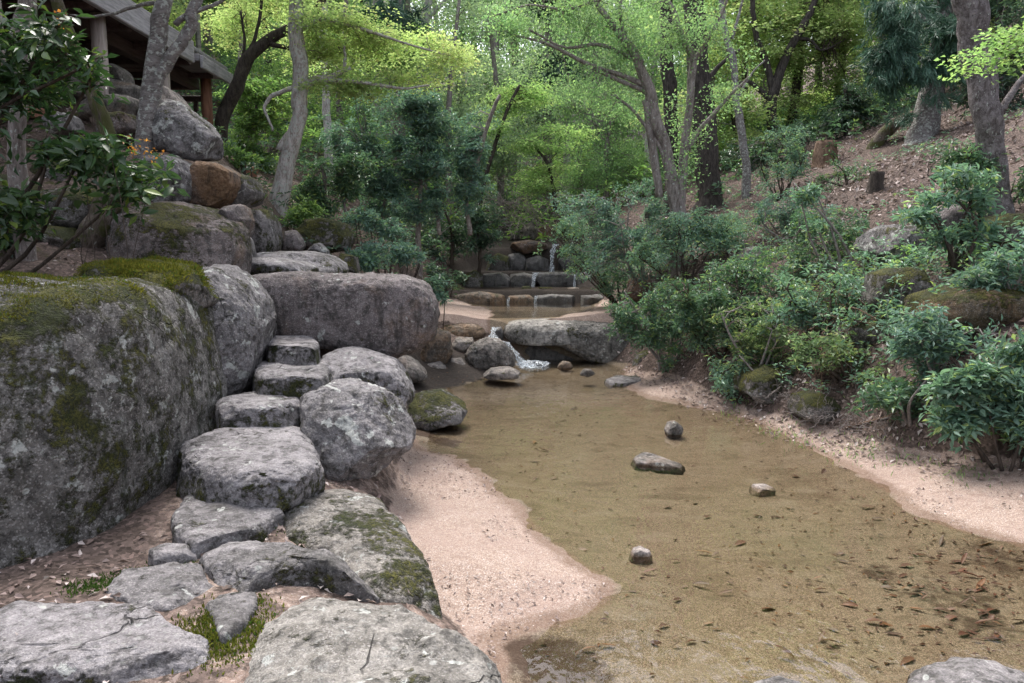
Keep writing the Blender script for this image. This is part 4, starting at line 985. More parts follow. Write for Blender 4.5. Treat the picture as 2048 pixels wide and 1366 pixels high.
def leaf_objects(parent, mesh_list, B, D, N, Ln, rng, name='leaf'):
    D = unit(D); S = unit(np.cross(N, D)); N = np.cross(D, S)
    for k in range(len(B)):
        o = bpy.data.objects.new(name, mesh_list[int(rng.integers(len(mesh_list)))])
        m = Matrix(((D[k, 0], S[k, 0], N[k, 0], 0), (D[k, 1], S[k, 1], N[k, 1], 0), (D[k, 2], S[k, 2], N[k, 2], 0), (0, 0, 0, 1)))
        o.rotation_euler = m.to_euler()
        o.location = Vector(B[k]) - parent.location
        o.scale = (Ln[k],) * 3
        o.parent = parent
        COL.objects.link(o)
KINDS = {  # kind: (per, length, width, cluster radius)
    'ever': (8, 0.085, 0.030, 0.09), 'flat': (26, 0.055, 0.038, 0.26), 'loose': (14, 0.05, 0.034, 0.22), 'needle': (44, 0.15, 0.006, 0.16)}
def crown_parts(root, rng, ells, limbs, kind, leafmat, n, twigmat, gate=0.0, size=1.0, per=None, ntwig=None, twig_r=0.006, nobj=0, foliage_name='foliage', leaf_meshes=None, gscale=1.5, rs=None, spray=9):
    p0, ln, wd, r0 = KINDS[kind]
    per = per or p0; rs = rs or r0 * size
    limbs = np.asarray(limbs)
    # branches run from the limbs to tips all over the crown; leaf clusters sit along their outer part
    nb = max(6, int(n / spray))
    tips, TO = clusters(rng, ells, nb, gate, gscale)
    nb = len(tips)
    d = np.linalg.norm(tips[:, None] - limbs[None], axis=2) * rng.uniform(0.75, 1.25, (nb, len(limbs)))
    S = limbs[d.argmin(1)]
    V1, Q1, P1 = twig_arrays(rng, S, tips, twig_r * rng.uniform(1.0, 2.0, nb), twig_r * 0.45, seg=6, sag=0.16, wob=0.04)
    bi = rng.integers(nb, size=n); t = 1 - 0.62 * rng.uniform(0, 1, n) ** 1.4
    ii = np.clip((t * 6).astype(int), 0, 5); ff = (t * 6 - ii)[:, None]
    blen = np.linalg.norm(tips - S, axis=1)
    C = P1[bi, ii] * (1 - ff) + P1[bi, ii + 1] * ff
    O = unit(P1[bi, ii + 1] - P1[bi, ii])
    side = rng.normal(size=(n, 3)) * np.array([1, 1, 0.35 if kind == 'flat' else 0.7])
    C = C + side * (rs * 0.55 + 0.10 * np.minimum(blen[bi], 1.2) * (1.15 - t))[:, None]
    O = unit(O + 0.5 * unit(side))
    B, D, N, Ln, Wd = foliage(rng, C, O, kind, per, ln * size, wd * size, rs)
    loc = np.array(root.location)
    if nobj:
        dist = np.linalg.norm(B - np.array([0, 0, CAMZ]), axis=1)
        px = 1024 + FPX * B[:, 0] / B[:, 1]
        dist = np.where((px > -60) & (px < 2110), dist, 1e9)
        sel = np.zeros(len(B), bool); sel[np.argsort(dist + rng.uniform(0, 0.5, len(B)))[:nobj]] = True
        leaf_objects(root, leaf_meshes, B[sel], D[sel], N[sel], Ln[sel] * 1.1, rng)
        B, D, N, Ln, Wd = B[~sel], D[~sel], N[~sel], Ln[~sel], Wd[~sel]
    V, T = leaf_arrays(B, D, N, Ln, Wd)
    f = tag(link(foliage_name, mesh_np(foliage_name, V - loc, tris=T, mat=L[leafmat], smooth=False), root), kind='stuff')
    ntwig = ntwig if ntwig is not None else max(10, n // 4)
    k2 = rng.choice(n, min(n, ntwig), replace=False)
    S2 = P1[bi[k2], np.maximum(0, ii[k2] - 1)]
    V2, Q2, _ = twig_arrays(rng, S2, C[k2], np.full(len(k2), twig_r * 0.6), twig_r * 0.3, seg=3)
    tg = link('twigs', mesh_np('twigs', np.vstack([V1, V2]) - loc, quads=np.vstack([Q1, Q2 + len(V1)]), mat=M[twigmat]), root)
    tag(tg, kind='stuff')
    return C
def stem_tube(root, name, P, rad, mat, sides=12, rough=0.16, seed=0):
    V, Qd, Tc = tube(P, rad, sides, rough, seed)
    return link(name, mesh_np(name, V - np.array(root.location), tris=Tc, quads=Qd, mat=M[mat]), root)
_tseed = [500]
def tree(label, name, Y, stems, bark, crowns=(), leaf='spring', kind='loose', n=600, twigmat='twig', size=1.0, gate=0.0, cat='tree',
         group=None, per=None, ntwig=None, twig_r=0.008, rough=0.16, thick=1.0, gscale=1.0, rs=None, sink=0.25, seg=10, spray=9):
    """stems: photo paths of (px, py, width px[, nearer/farther m]); crowns: (px, py, rx px, ry px, dY, depth m[, weight])"""
    _tseed[0] += 1
    rng = np.random.default_rng(_tseed[0])
    if Y is None: Y = hit(stems[0][0][0], stems[0][0][1])[1]
    b = at(stems[0][0][0], stems[0][0][1], Y)
    g = hz(b[0], b[1])
    root = tag(empty(name, (b[0], b[1], g)), label, cat, group)
    limbs = []
    for si, st in enumerate(stems):
        P = np.array([at(p[0], p[1], Y + (p[3] if len(p) > 3 else 0)) for p in st])
        W = np.array([p[2] * 0.5 * Y / FPX for p in st])
        if si == 0:
            if P[0][2] > g - 0.02:
                P = np.vstack([[P[0][0], P[0][1], g - sink], P]); W = np.concatenate([[W[0] * 1.35], W])
        nn = max(8, seg * len(P) // 2)
        PP = catmull(P, nn)
        tt = np.concatenate([[0], np.cumsum(np.linalg.norm(np.diff(P, axis=0), axis=1))])
        WW = np.interp(np.linspace(0, 1, nn), np.linspace(0, 1, len(W)), W)
        L_ = np.linalg.norm(np.diff(PP, axis=0), axis=1).sum()
        PP[1:] += (0.012 * L_ ** 0.5 * np.stack([fbm(p3(np.arange(nn) * 0.35, np.full(nn, k * 9.1), _tseed[0] + si * 3), 2, k) for k in range(3)], 1))[1:] * [1, 1, 0.4]
        stem_tube(root, 'trunk' if si == 0 else 'branch', PP, WW * thick, bark, 14 if W.max() > 0.05 else 8, rough, _tseed[0] + si)
        limbs.append(PP[nn // 3:] if si == 0 else PP)
    if crowns:
        sc = Y / FPX
        ells = []
        for c in crowns:
            yy = Y + (c[4] if len(c) > 4 else 0)
            q = at(c[0], c[1], yy)
            ells.append((*q, c[2] * yy / FPX, c[5] if len(c) > 5 else 0.7 * (c[2] + c[3]) * yy / FPX * 0.7, c[3] * yy / FPX, c[6] if len(c) > 6 else 1.0))
        crown_parts(root, rng, ells, np.vstack(limbs), kind, leaf, n, twigmat, gate, size, per, ntwig, twig_r, foliage_name='crown', gscale=gscale, rs=rs, spray=spray)
    return root
def shrub(label, name, crowns, leaf='bank', kind='ever', n=300, base=None, Y=None, size=1.0, gate=0.0, cat='shrub', group=None, per=None,
          nstem=5, bark='twig_dark', nobj=0, leaf_meshes=None, stem_r=0.014, ntwig=None, twig_r=0.0045, gscale=1.5, lean=None, rs=None, spray=8):
    """an evergreen bush rooted in the ground; crowns as for tree()"""
    _tseed[0] += 1
    rng = np.random.default_rng(_tseed[0])
    c0 = crowns[0]
    if base is None: base = (c0[0], c0[1] + c0[3] * 1.05)
    if Y is None:
        b = hit(*base); Y = b[1]
    else:
        b = at(base[0], base[1], Y)
    g = hz(b[0], Y)
    root = tag(empty(name, (b[0], Y, g)), label, cat, group)
    ells = []
    for c in crowns:
        yy = Y + (c[4] if len(c) > 4 else 0)
        q = at(c[0], c[1], yy)
        ells.append((*q, c[2] * yy / FPX, c[5] if len(c) > 5 else 0.6 * (c[2] + c[3]) * yy / FPX, c[3] * yy / FPX, c[6] if len(c) > 6 else 1.0))
    limbs = []
    for k in range(nstem):
        e = ells[k % len(ells)]
        tip = np.array(e[:3]) + rng.normal(0, 0.35, 3) * np.array(e[3:6])
        p0 = np.array([b[0] + rng.normal(0, 0.05), Y + rng.normal(0, 0.05), g - 0.06])
        midp = p0 * 0.5 + tip * 0.5 + rng.normal(0, 0.10, 3) * np.linalg.norm(tip - p0)
        PP = catmull([p0, midp, tip], 9)
        stem_tube(root, 'stem', PP, np.linspace(stem_r, stem_r * 0.35, 9), bark, 6, 0.1, k)
        limbs.append(PP[2:])
    crown_parts(root, rng, ells, np.vstack(limbs), kind, leaf, n, bark if bark.startswith('twig') else 'twig', gate, size, per, ntwig, twig_r, nobj, 'foliage', leaf_meshes, gscale, rs, spray)
    return root
def copy_tree(o, parent=None):
    c = o.copy(); COL.objects.link(c)
    if parent is not None: c.parent = parent
    for ch in o.children: copy_tree(ch, c)
    return c
# ------------------------------------------------------------------ the trees
tree('grey lichen-spotted forked tree growing from the left rock wall', 'tree', 7.25,
     [[(286, 300, 34), (293, 235, 33), (302, 160, 33), (315, 80, 33), (327, 0, 31), (334, -120, 28), (330, -320, 20)],
      [(296, 230, 22), (322, 155, 22), (350, 105, 22), (376, 55, 21), (392, 0, 20), (402, -110, 16), (440, -300, 10)],
      [(350, 48, 12), (378, 27, 12), (420, 12, 9), (470, -20, 6)], [(310, 5, 9), (250, 20, 6), (180, 35, 4), (140, 30, 3)]],
     'bark_grey', [(330, -330, 260, 130), (480, -280, 150, 100), (180, -260, 150, 110)], 'mid', 'flat', 110, twig_r=0.006)
tree('dark crooked maple leaning out behind the pavilion corner', 'maple_tree', 11.6,
     [[(438, 320, 30), (446, 240, 26), (468, 185, 26), (492, 125, 25), (530, 85, 21), (575, 58, 18), (618, 35, 16), (642, 8, 13), (652, -70, 10), (640, -160, 7)],
      [(540, 88, 11), (600, 100, 8), (680, 107, 6)], [(620, 38, 11), (655, 55, 8), (697, 80, 5)], [(484, 150, 10), (502, 100, 8), (520, 40, 6), (526, -40, 5)],
      [(460, 200, 8), (478, 140, 6), (488, 80, 5), (480, 20, 4)]],
     'bark_dark', [(520, 30, 90, 14, 1.0), (610, -10, 130, 14, 0.8), (470, 70, 50, 14, 1.0), (560, 130, 60, 10, 1.2), (500, 105, 60, 10, 1.4), (540, 70, 70, 9, 1.6), (460, 20, 60, 14, 1.3), (640, -140, 200, 70, 0, .8, .3)], 'maple', 'flat', 420, gate=-0.05, size=.9, twigmat='twig_dark', twig_r=0.005, spray=14)
tree('pale peeling tree with broken collar and level yellow-green sprays', 'tree', 10.4,
     [[(547, 455, 42), (560, 400, 35), (578, 320, 30), (594, 240, 28), (602, 180, 30), (598, 100, 27), (591, 30, 26), (586, -90, 22), (580, -300, 14)],
      [(557, 300, 14), (588, 252, 14), (606, 212, 14), (603, 178, 12)], [(600, 180, 19), (628, 160, 16), (662, 153, 12), (700, 135, 8)],
      [(688, 145, 8), (690, 118, 6), (689, 92, 4)], [(640, 160, 11), (720, 165, 7), (800, 176, 5), (860, 170, 3)], [(598, 60, 10), (650, 40, 8), (730, 60, 6), (820, 90, 4), (900, 110, 3)],
      [(545, 262, 4), (530, 215, 6), (548, 190, 8), (590, 175, 10)]],
     'bark_white', [(700, 62, 120, 9, .3, 1.0), (800, 88, 120, 9, .5, .9), (860, 122, 95, 8, .2, .8), (720, 112, 100, 8, .6, .9), (640, 40, 90, 9, .1, .8), (770, 150, 110, 7, .3, .8),
      (900, 104, 60, 7, .5, .6), (640, 100, 80, 8, .5, .7), (690, 175, 80, 5, .2, .6), (830, 165, 90, 6, .5, .6), (560, 20, 90, 9, .4, .8), (590, -200, 240, 80, 0, 1.0, .3)],
     'maple', 'flat', 780, gate=-0.15, size=0.85, twig_r=0.005, spray=14)
tree('slender many-stemmed tree with fresh pale leaves above the stream', 'tree', 11.6,
     [[(1356, 450, 26), (1346, 380, 24), (1331, 300, 24), (1309, 230, 24), (1288, 160, 22), (1262, 95, 17), (1225, 50, 12), (1190, -10, 9), (1180, -120, 6)],
      [(1318, 395, 18), (1310, 330, 17), (1299, 270, 16), (1290, 200, 14)], [(1362, 445, 22), (1363, 380, 20), (1369, 300, 18), (1379, 200, 16), (1384, 120, 14), (1360, 60, 12), (1335, 0, 10), (1325, -90, 8)],
      [(1289, 170, 12), (1240, 150, 9), (1180, 130, 8), (1100, 90, 6), (1020, 70, 4)], [(1308, 190, 11), (1250, 165, 9), (1190, 138, 7)], [(1276, 120, 9), (1200, 90, 7), (1130, 95, 5), (1060, 60, 4)],
      [(1366, 310, 11), (1400, 260, 9), (1452, 200, 7), (1500, 150, 4)], [(1384, 125, 9), (1420, 70, 7), (1450, 10, 5), (1470, -60, 4)], [(1345, 350, 10), (1310, 280, 8), (1270, 225, 6), (1230, 190, 4)],
      [(1250, 80, 8), (1240, 20, 6), (1260, -50, 5)], [(1200, 0, 7), (1130, 20, 5), (1060, 10, 4), (990, 30, 3)]],
     'bark_brown', [(1150, 70, 150, 60), (1290, 70, 110, 80), (1420, 110, 80, 80), (1220, 190, 110, 50), (1340, 260, 70, 90), (1090, 130, 90, 40), (1030, 50, 80, 40), (1250, -60, 260, 60, 0, 1., .4), (1440, 200, 50, 60), (1240, 290, 60, 50), (1180, 20, 140, 50), (1400, 30, 100, 60)],
     'spring', 'loose', 1150, size=0.9, ntwig=420, twig_r=0.006, per=14)
tree('thick black-barked trunk behind the many-stemmed tree', 'tree', 15.5,
     [[(1420, 390, 50), (1412, 300, 44), (1405, 200, 42), (1395, 100, 40), (1390, -60, 36), (1386, -300, 26)], [(1405, 180, 12), (1440, 130, 9), (1480, 100, 6)]], 'bark_black',
     [(1390, -330, 260, 120)], 'everdark', 'ever', 90, size=1.5)
tree('slimmer black trunk left of the thick black one', 'tree', 16.2,
     [[(1345, 370, 32), (1340, 250, 28), (1335, 100, 25), (1332, -100, 22), (1330, -300, 15)]], 'bark_black', [(1330, -330, 200, 100)], 'everdark', 'ever', 60, size=1.5)
tree('thin grey sapling trunk standing alone on the right slope', 'tree', None,
     [[(1493, 395, 18), (1489, 330, 16), (1479, 250, 16), (1470, 170, 14), (1462, 100, 13), (1450, 50, 11), (1436, -40, 10), (1430, -160, 7)], [(1464, 78, 7), (1478, 30, 5), (1490, -20, 4)],
      [(1474, 200, 5), (1500, 150, 4), (1530, 120, 3)]], 'bark_grey', [(1440, -120, 160, 70), (1500, 60, 70, 50)], 'spring', 'loose', 110)
tree('dark Y-forked maple in front of glowing yellow leaves', 'maple_tree', None,
     [[(1541, 305, 21), (1545, 225, 19), (1549, 180, 19), (1570, 120, 16), (1600, 60, 14), (1625, 15, 12), (1650, -60, 10), (1690, -200, 7)],
      [(1546, 188, 14), (1535, 130, 13), (1516, 80, 12), (1506, 30, 10), (1500, -60, 9), (1490, -200, 6)], [(1588, 78, 8), (1620, 80, 6), (1640, 100, 5), (1668, 92, 3)], [(1540, 200, 10), (1500, 165, 8), (1470, 170, 6)]],
     'bark_black', [(1600, 50, 130, 40, 1.5), (1690, 90, 90, 30, 1.6), (1540, 130, 90, 34, 1.6), (1480, 60, 60, 40, 1.5), (1620, 180, 90, 36, 1.5), (1590, 235, 70, 24, 1.5), (1690, 190, 60, 26, 1.5), (1660, 10, 100, 36, 1.3), (1700, 40, 90, 24, .6), (1560, 100, 80, 20, .3)],
     'maple', 'flat', 1100, gate=-0.1, twigmat='twig_dark', size=1.15)
tree('dark conifer with drooping needle sprays at the top of the slope', 'conifer_tree', None,
     [[(1838, 278, 54), (1850, 222, 46), (1868, 150, 38), (1880, 80, 34), (1890, 0, 30), (1900, -110, 26), (1910, -300, 16)], [(1856, 276, 36), (1866, 215, 30), (1878, 160, 24), (1884, 100, 18)],
      [(1872, 140, 10), (1820, 110, 8), (1770, 120, 5), (1745, 150, 3)], [(1882, 60, 10), (1830, 30, 8), (1780, 45, 5)], [(1866, 160, 9), (1910, 150, 7), (1940, 175, 4)]],
     'bark_grey', [(1830, 50, 100, 60, -.4), (1785, 110, 55, 70, -.5), (1890, 120, 55, 50, -.4), (1810, 175, 60, 50, -.5), (1760, 170, 30, 50, -.4), (1850, -60, 130, 60), (1900, 30, 50, 50), (1860, 195, 40, 24, -.5)],
     'needle', 'needle', 900, size=0.95, twigmat='twig_dark', gate=0.0, spray=16)
tree('big scaly-barked trunk rising at the right edge', 'tree', None,
     [[(2000, 440, 52), (1988, 340, 46), (1973, 250, 46), (1962, 160, 50), (1950, 80, 54), (1936, 0, 56), (1922, -130, 52), (1900, -330, 40)], [(1965, 150, 12), (2010, 110, 9), (2070, 70, 6)],
      [(1976, 260, 18), (2030, 180, 14), (2080, 120, 10)]],
     'bark_scaly', [(1960, -330, 240, 120)], 'everdark', 'ever', 70, size=1.2)
tree('mossy leaning snag rooted beside the conifer', 'snag', None, [[(1750, 292, 26), (1775, 262, 24), (1805, 238, 20), (1825, 228, 14)]], 'bark_moss', (), cat='dead tree')
tree('leaning mossy tree base growing out of the left rocks', 'tree', 6.05, [[(168, 512, 62), (190, 470, 58), (215, 425, 54), (232, 390, 50), (236, 340, 40), (215, 280, 30), (190, 200, 24), (150, 110, 22), (110, 0, 22), (90, -150, 18)]],
     'bark_moss', [(90, -200, 240, 120)], 'camellia', 'ever', 160, size=1.1)
tree('brown sapling stem among camellia leaves at the far left', 'tree', 5.2, [[(30, 300, 30), (36, 200, 30), (48, 100, 32), (55, 0, 30), (50, -140, 24)]], 'bark_brown', [(20, -160, 200, 80)], 'camellia', 'ever', 120, size=1.1)
# --- evergreen mass, middle distance
tree('broad blue-green evergreen tree left of the cascade', 'evergreen_tree', 13.6,
     [[(838, 465, 10), (840, 380, 9), (846, 300, 8), (850, 220, 6)], [(940, 470, 10), (935, 400, 9), (965, 280, 9), (1000, 190, 7)], [(880, 470, 9), (860, 390, 8), (800, 300, 6)], [(760, 470, 9), (770, 380, 8), (730, 300, 6)]],
     'bark_brown', [(800, 240, 130, 60), (740, 290, 120, 50), (860, 320, 110, 60), (910, 250, 70, 60), (680, 270, 70, 45), (900, 390, 90, 40), (800, 370, 80, 40), (780, 200, 100, 40), (880, 205, 60, 40), (940, 320, 50, 60), (720, 360, 90, 40), (820, 420, 90, 30)],
     'blue', 'ever', 3600, size=1.0, ntwig=180, twig_r=0.008, gate=-0.1)
tree('olive-green evergreen leaning over the landing', 'evergreen_tree', 12.2,
     [[(640, 470, 10), (650, 400, 9), (645, 330, 7)], [(700, 470, 9), (690, 410, 7), (670, 350, 5)]], 'bark_brown', [(645, 345, 75, 34), (600, 395, 60, 26), (690, 375, 50, 34), (640, 410, 60, 22), (720, 330, 60, 30)],
     'ever', 'ever', 620, size=1.0, gate=-0.1)
tree('bushy green tree beyond the pavilion corner', 'tree', 14.0,
     [[(500, 360, 12), (505, 280, 9), (515, 200, 6)], [(530, 370, 9), (540, 300, 6)]], 'bark_brown', [(500, 250, 70, 50), (540, 320, 60, 40), (470, 190, 50, 40), (520, 180, 60, 40), (480, 310, 50, 40), (620, 240, 40, 60), (560, 230, 40, 60)],
     'mid', 'ever', 820, size=1.15, gate=-0.1)
tree('dark evergreen thicket tree shading the left of the cascade', 'evergreen_tree', 15.8,
     [[(900, 560, 9), (905, 480, 8), (890, 420, 6)], [(955, 560, 8), (960, 500, 7), (950, 430, 5)], [(860, 560, 8), (850, 500, 6)]], 'twig_dark', [(900, 460, 90, 50), (945, 500, 60, 40), (870, 520, 70, 34), (960, 430, 60, 40), (980, 470, 40, 30)],
     'everdark', 'ever', 760, size=1.15, gate=-0.05)
tree('lime-green maple with layered sprays above the cascade', 'maple_tree', 17.5,
     [[(962, 400, 8), (985, 300, 8), (1010, 230, 7), (1040, 170, 6)], [(1110, 420, 8), (1100, 340, 7), (1060, 280, 5)]], 'bark_dark',
     [(1060, 290, 100, 8), (1015, 222, 75, 8, .5), (1105, 330, 90, 7, -.5), (990, 255, 60, 7), (1140, 262, 80, 9, .6), (1070, 352, 80, 6, .4), (1130, 205, 80, 9, 1.), (1040, 375, 70, 6, -.4), (1050, 180, 70, 8, .8)], 'mapleg', 'flat', 560, size=1.0, gate=-0.1, twigmat='twig_dark', spray=14)
tree('pale misty spring tree behind the lime maple', 'tree', 20.0,
     [[(1215, 420, 12), (1210, 330, 10), (1220, 240, 8)], [(1170, 420, 8), (1160, 330, 6)]], 'bark_brown', [(1220, 320, 90, 60), (1180, 370, 80, 40), (1260, 250, 60, 50), (1160, 270, 60, 50), (1290, 350, 50, 50), (1120, 190, 90, 50)],
     'spring', 'loose', 900, size=1.35, gate=-0.15)
tree('lime maple low on the slope behind the black trunks', 'maple_tree', 19.0,
     [[(1480, 330, 12), (1470, 250, 10), (1450, 180, 8)]], 'bark_dark', [(1440, 270, 60, 24), (1480, 210, 70, 26), (1500, 300, 60, 22), (1380, 230, 50, 26), (1300, 230, 40, 30)], 'maple', 'flat', 420, size=1.4, gate=-0.05)
tree('bright leaf spray of a maple entering from the right edge', 'maple_tree', 6.2,
     [[(2150, 420, 20), (2140, 300, 18), (2120, 180, 14), (2090, 90, 10), (2030, 72, 6), (1985, 100, 3)]], 'bark_brown', [(2030, 85, 55, 26, -.1, .4), (1990, 128, 30, 14, -.1, .3), (2070, 110, 40, 26), (2100, 40, 60, 30)], 'mapleg', 'flat', 70, size=0.8)
# trees on the slope behind, in dark shade
tree('dark evergreen in the gloom left of the conifer', 'evergreen_tree', 17.5, [[(1690, 280, 10), (1695, 220, 8), (1690, 170, 6)]], 'bark_black',
     [(1690, 225, 70, 50), (1640, 250, 50, 40), (1740, 240, 50, 45), (1720, 200, 60, 40)], 'everdark', 'ever', 480, size=1.2)
tree('dark evergreen behind the big scaly trunk', 'evergreen_tree', 14.5, [[(2000, 270, 10), (2010, 160, 8), (2000, 60, 6)]], 'bark_black',
     [(2010, 140, 80, 90), (1960, 230, 60, 40), (2060, 240, 60, 60), (1930, 200, 40, 40), (2040, 20, 80, 60)], 'everdark', 'ever', 620, size=1.25)
tree('round evergreen bush at the foot of the thick black trunk', 'evergreen_tree', 17.0, [[(1590, 330, 8), (1585, 280, 6)]], 'bark_black',
     [(1590, 270, 50, 40), (1560, 310, 45, 30), (1470, 330, 45, 30), (1440, 310, 30, 36)], 'everdark', 'ever', 300, size=1.2)
# --- forest on the hillside beyond: a few kinds grown once, then copied
def forest_tree(label, name, leaf, kind, bark, h, cr, n, size, seed, per=None, form='round'):
    rng = np.random.default_rng(seed)
    root = tag(empty(name, (0, 0, 0)), label, 'tree')
    P = catmull([(0, 0, -0.5), (rng.normal(0, .15), rng.normal(0, .15), h * 0.45), (rng.normal(0, .4), rng.normal(0, .4), h * 0.95)], 10)
    stem_tube(root, 'trunk', P, np.linspace(h * 0.018, h * 0.006, 10), bark, 9, 0.12, seed)
    ells, limbs = [], [P[4:]]
    for k in range(11):
        t = rng.uniform(0.22, 1.0)
        wdt = cr * (1.15 - 0.85 * t if form == 'cone' else 0.55 + 0.6 * math.sin(t * 2.6))
        a = rng.uniform(0, 6.3); r = wdt * rng.uniform(0.2, 0.75)
        ells.append((math.cos(a) * r, math.sin(a) * r, h * t, wdt * 0.6, wdt * 0.6, cr * (0.24 if kind == 'flat' else 0.38), 1.0))
        limbs.append(catmull([P[3 + int(t * 6)], np.array(ells[-1][:3])], 6))
    crown_parts(root, rng, ells, np.vstack(limbs), kind, leaf, n, 'twig_dark', -0.1, size, per, 60, 0.014, foliage_name='crown', gscale=0.6)
    return root
F = {
 'grey': forest_tree('grey-green leafy tree on the far hillside', 'forest_tree', 'far', 'loose', 'bark_brown', 10, 2.6, 700, 2.6, 11, 14),
 'dark': forest_tree('dark evergreen on the far hillside', 'forest_tree', 'everdark', 'ever', 'bark_black', 10, 2.4, 800, 2.4, 12, 10),
 'mid': forest_tree('mid-green tree on the far hillside', 'forest_tree', 'mid', 'loose', 'bark_brown', 9, 2.6, 700, 2.4, 13, 14),
 'yellow': forest_tree('yellow-green maple on the far hillside', 'forest_tree', 'maple', 'flat', 'bark_dark', 8, 2.6, 420, 2.2, 14, 26),
 'cedar': forest_tree('tall dark cedar on the far hillside', 'forest_tree', 'needle', 'needle', 'bark_brown', 14, 2.2, 900, 2.4, 15, 40, 'cone'),
 'pale': forest_tree('pale spring tree on the far hillside', 'forest_tree', 'spring', 'loose', 'bark_white', 10, 2.4, 520, 2.4, 16, 14),
}
FG = {'grey': 'grey-green trees on the far hillside', 'dark': 'dark evergreens on the far hillside', 'mid': 'mid-green trees on the far hillside', 'yellow': 'yellow-green maples on the far hillside',
      'cedar': 'cedars on the far hillside', 'pale': 'pale spring trees on the far hillside'}
SPOTS = [  # photo x of the trunk, distance, kind, scale
 (480, 19, 'mid', .62), (600, 20, 'mid', .7), (700, 19, 'mid', .62), (800, 21, 'cedar', .8), (905, 21, 'grey', .68), (1000, 23, 'grey', .72), (1090, 24, 'cedar', .75), (1200, 25, 'grey', .85),
 (1290, 22, 'pale', .7), (1380, 24, 'mid', .75), (1470, 22, 'yellow', .85), (1560, 21, 'yellow', .9), (1650, 21, 'yellow', .85), (1745, 20, 'yellow', .7), (1850, 19, 'dark', .62), (1960, 18, 'dark', .6), (2080, 17, 'dark', .65),
 (560, 26, 'yellow', 1.0), (650, 27, 'pale', 1.0), (745, 28, 'yellow', .9), (830, 30, 'grey', 1.05), (930, 30, 'pale', .9), (1020, 31, 'grey', 1.1), (1130, 31, 'pale', 1.0), (1230, 33, 'grey', 1.1), (1330, 30, 'grey', .9), (1430, 31, 'pale', 1.0),
 (1530, 29, 'mid', 1.0), (1620, 28, 'yellow', 1.1), (1720, 27, 'mid', .9), (1830, 26, 'yellow', .9), (1950, 25, 'dark', .9),
 (440, 24, 'grey', .9), (350, 22, 'mid', .9), (250, 20, 'yellow', .8), (130, 19, 'mid', .8), (20, 18, 'dark', .8), (-90, 16, 'dark', .8),
 (520, 38, 'grey', 1.3), (640, 40, 'mid', 1.3), (880, 44, 'grey', 1.2), (990, 43, 'cedar', 1.35), (1100, 45, 'pale', 1.2), (1220, 44, 'grey', 1.4), (1340, 42, 'mid', 1.2), (1460, 41, 'grey', 1.3), (1580, 40, 'yellow', 1.4), (1700, 38, 'grey', 1.2), (1820, 36, 'dark', 1.2), (1960, 34, 'mid', 1.2),
 (400, 34, 'pale', 1.1), (280, 30, 'grey', 1.1), (150, 28, 'mid', 1.1),
 (560, 54, 'grey', 1.6), (955, 52, 'grey', 1.6), (1040, 60, 'mid', 1.7), (1200, 60, 'grey', 1.7), (1380, 58, 'grey', 1.6), (1560, 55, 'grey', 1.6), (1740, 52, 'mid', 1.5)]
F_LABEL = {'grey': 'grey-green leafy tree', 'dark': 'dark evergreen', 'mid': 'mid-green tree', 'yellow': 'yellow-green maple', 'cedar': 'tall dark cedar', 'pale': 'pale spring tree'}
_used = set(); frng = np.random.default_rng(77)
for (px, Y, kd, s) in SPOTS:
    o = F[kd] if kd not in _used else copy_tree(F[kd])
    _used.add(kd)
    x = (px - 1024) / FPX * Y
    o.location = (x, Y, hz(x, Y) - 0.2)
    o.rotation_euler = (frng.normal(0, .03), frng.normal(0, .03), frng.uniform(0, 6.28))
    o.scale = (s * frng.uniform(.9, 1.15), s * frng.uniform(.9, 1.15), s * frng.uniform(.9, 1.1))
    o['group'] = FG[kd]
    where = [w for lim, w in ((300, 'above the pavilion roof'), (520, 'behind the dark crooked maple'), (640, 'behind the pale peeling tree'), (900, 'above the broad blue-green evergreen'), (1080, 'above the cascade'),
             (1280, 'left of the many-stemmed tree'), (1450, 'behind the black trunks'), (1620, 'behind the Y-forked maple'), (1780, 'right of the Y-forked maple'), (1900, 'behind the conifer'), (9999, 'behind the big scaly trunk')) if px < lim][0]
    row = 'low on' if Y < 23.5 else 'halfway up' if Y < 36 else 'high on' if Y < 50 else 'at the top of'
    o['label'] = F_LABEL[kd] + ' ' + row + ' the far hillside ' + where
_seen = {}
for o in sorted((o for o in COL.objects if o.name.startswith('forest_tree') and o.parent is None), key=lambda o: o.location.x / o.location.y):
    _seen.setdefault(o['label'], []).append(o)
for lb, os_ in _seen.items():
    if len(os_) == 2: os_[0]['label'], os_[1]['label'] = lb + ', left one', lb + ', right one'
# bare pale trunks among the far trees
tree('straight pale trunk at the top, left of a leaning pale pair', 'tree', 24, [[(756, 200, 22), (757, 100, 19), (755, 40, 18), (754, -80, 15), (752, -200, 10)]], 'bark_white', [(750, -200, 160, 80)], 'far', 'loose', 60, size=2.2)
tree('pale trunk leaning right beside the straight pale one', 'tree', 25, [[(775, 200, 22), (785, 100, 19), (795, 30, 17), (806, -60, 14), (816, -180, 9)]], 'bark_white', [(820, -200, 140, 80)], 'far', 'loose', 60, size=2.2)
tree('pale forked trunk right of the pair at the top centre', 'tree', 23, [[(843, 200, 22), (845, 110, 19), (849, 50, 17), (858, 0, 14), (862, -90, 11)], [(850, 45, 11), (870, 20, 9), (890, 0, 7), (900, -50, 5)], [(855, 55, 9), (885, 75, 7), (918, 92, 5)]], 'bark_white', [(870, -120, 140, 70), (930, 20, 70, 30)], 'far', 'loose', 80, size=2.0)
tree('grey trunk rising behind the glass wall', 'tree', 17, [[(655, 260, 15), (650, 150, 13), (646, 60, 12), (648, -60, 10)]], 'bark_white', [(650, -120, 120, 60)], 'maple', 'flat', 50, size=1.3)
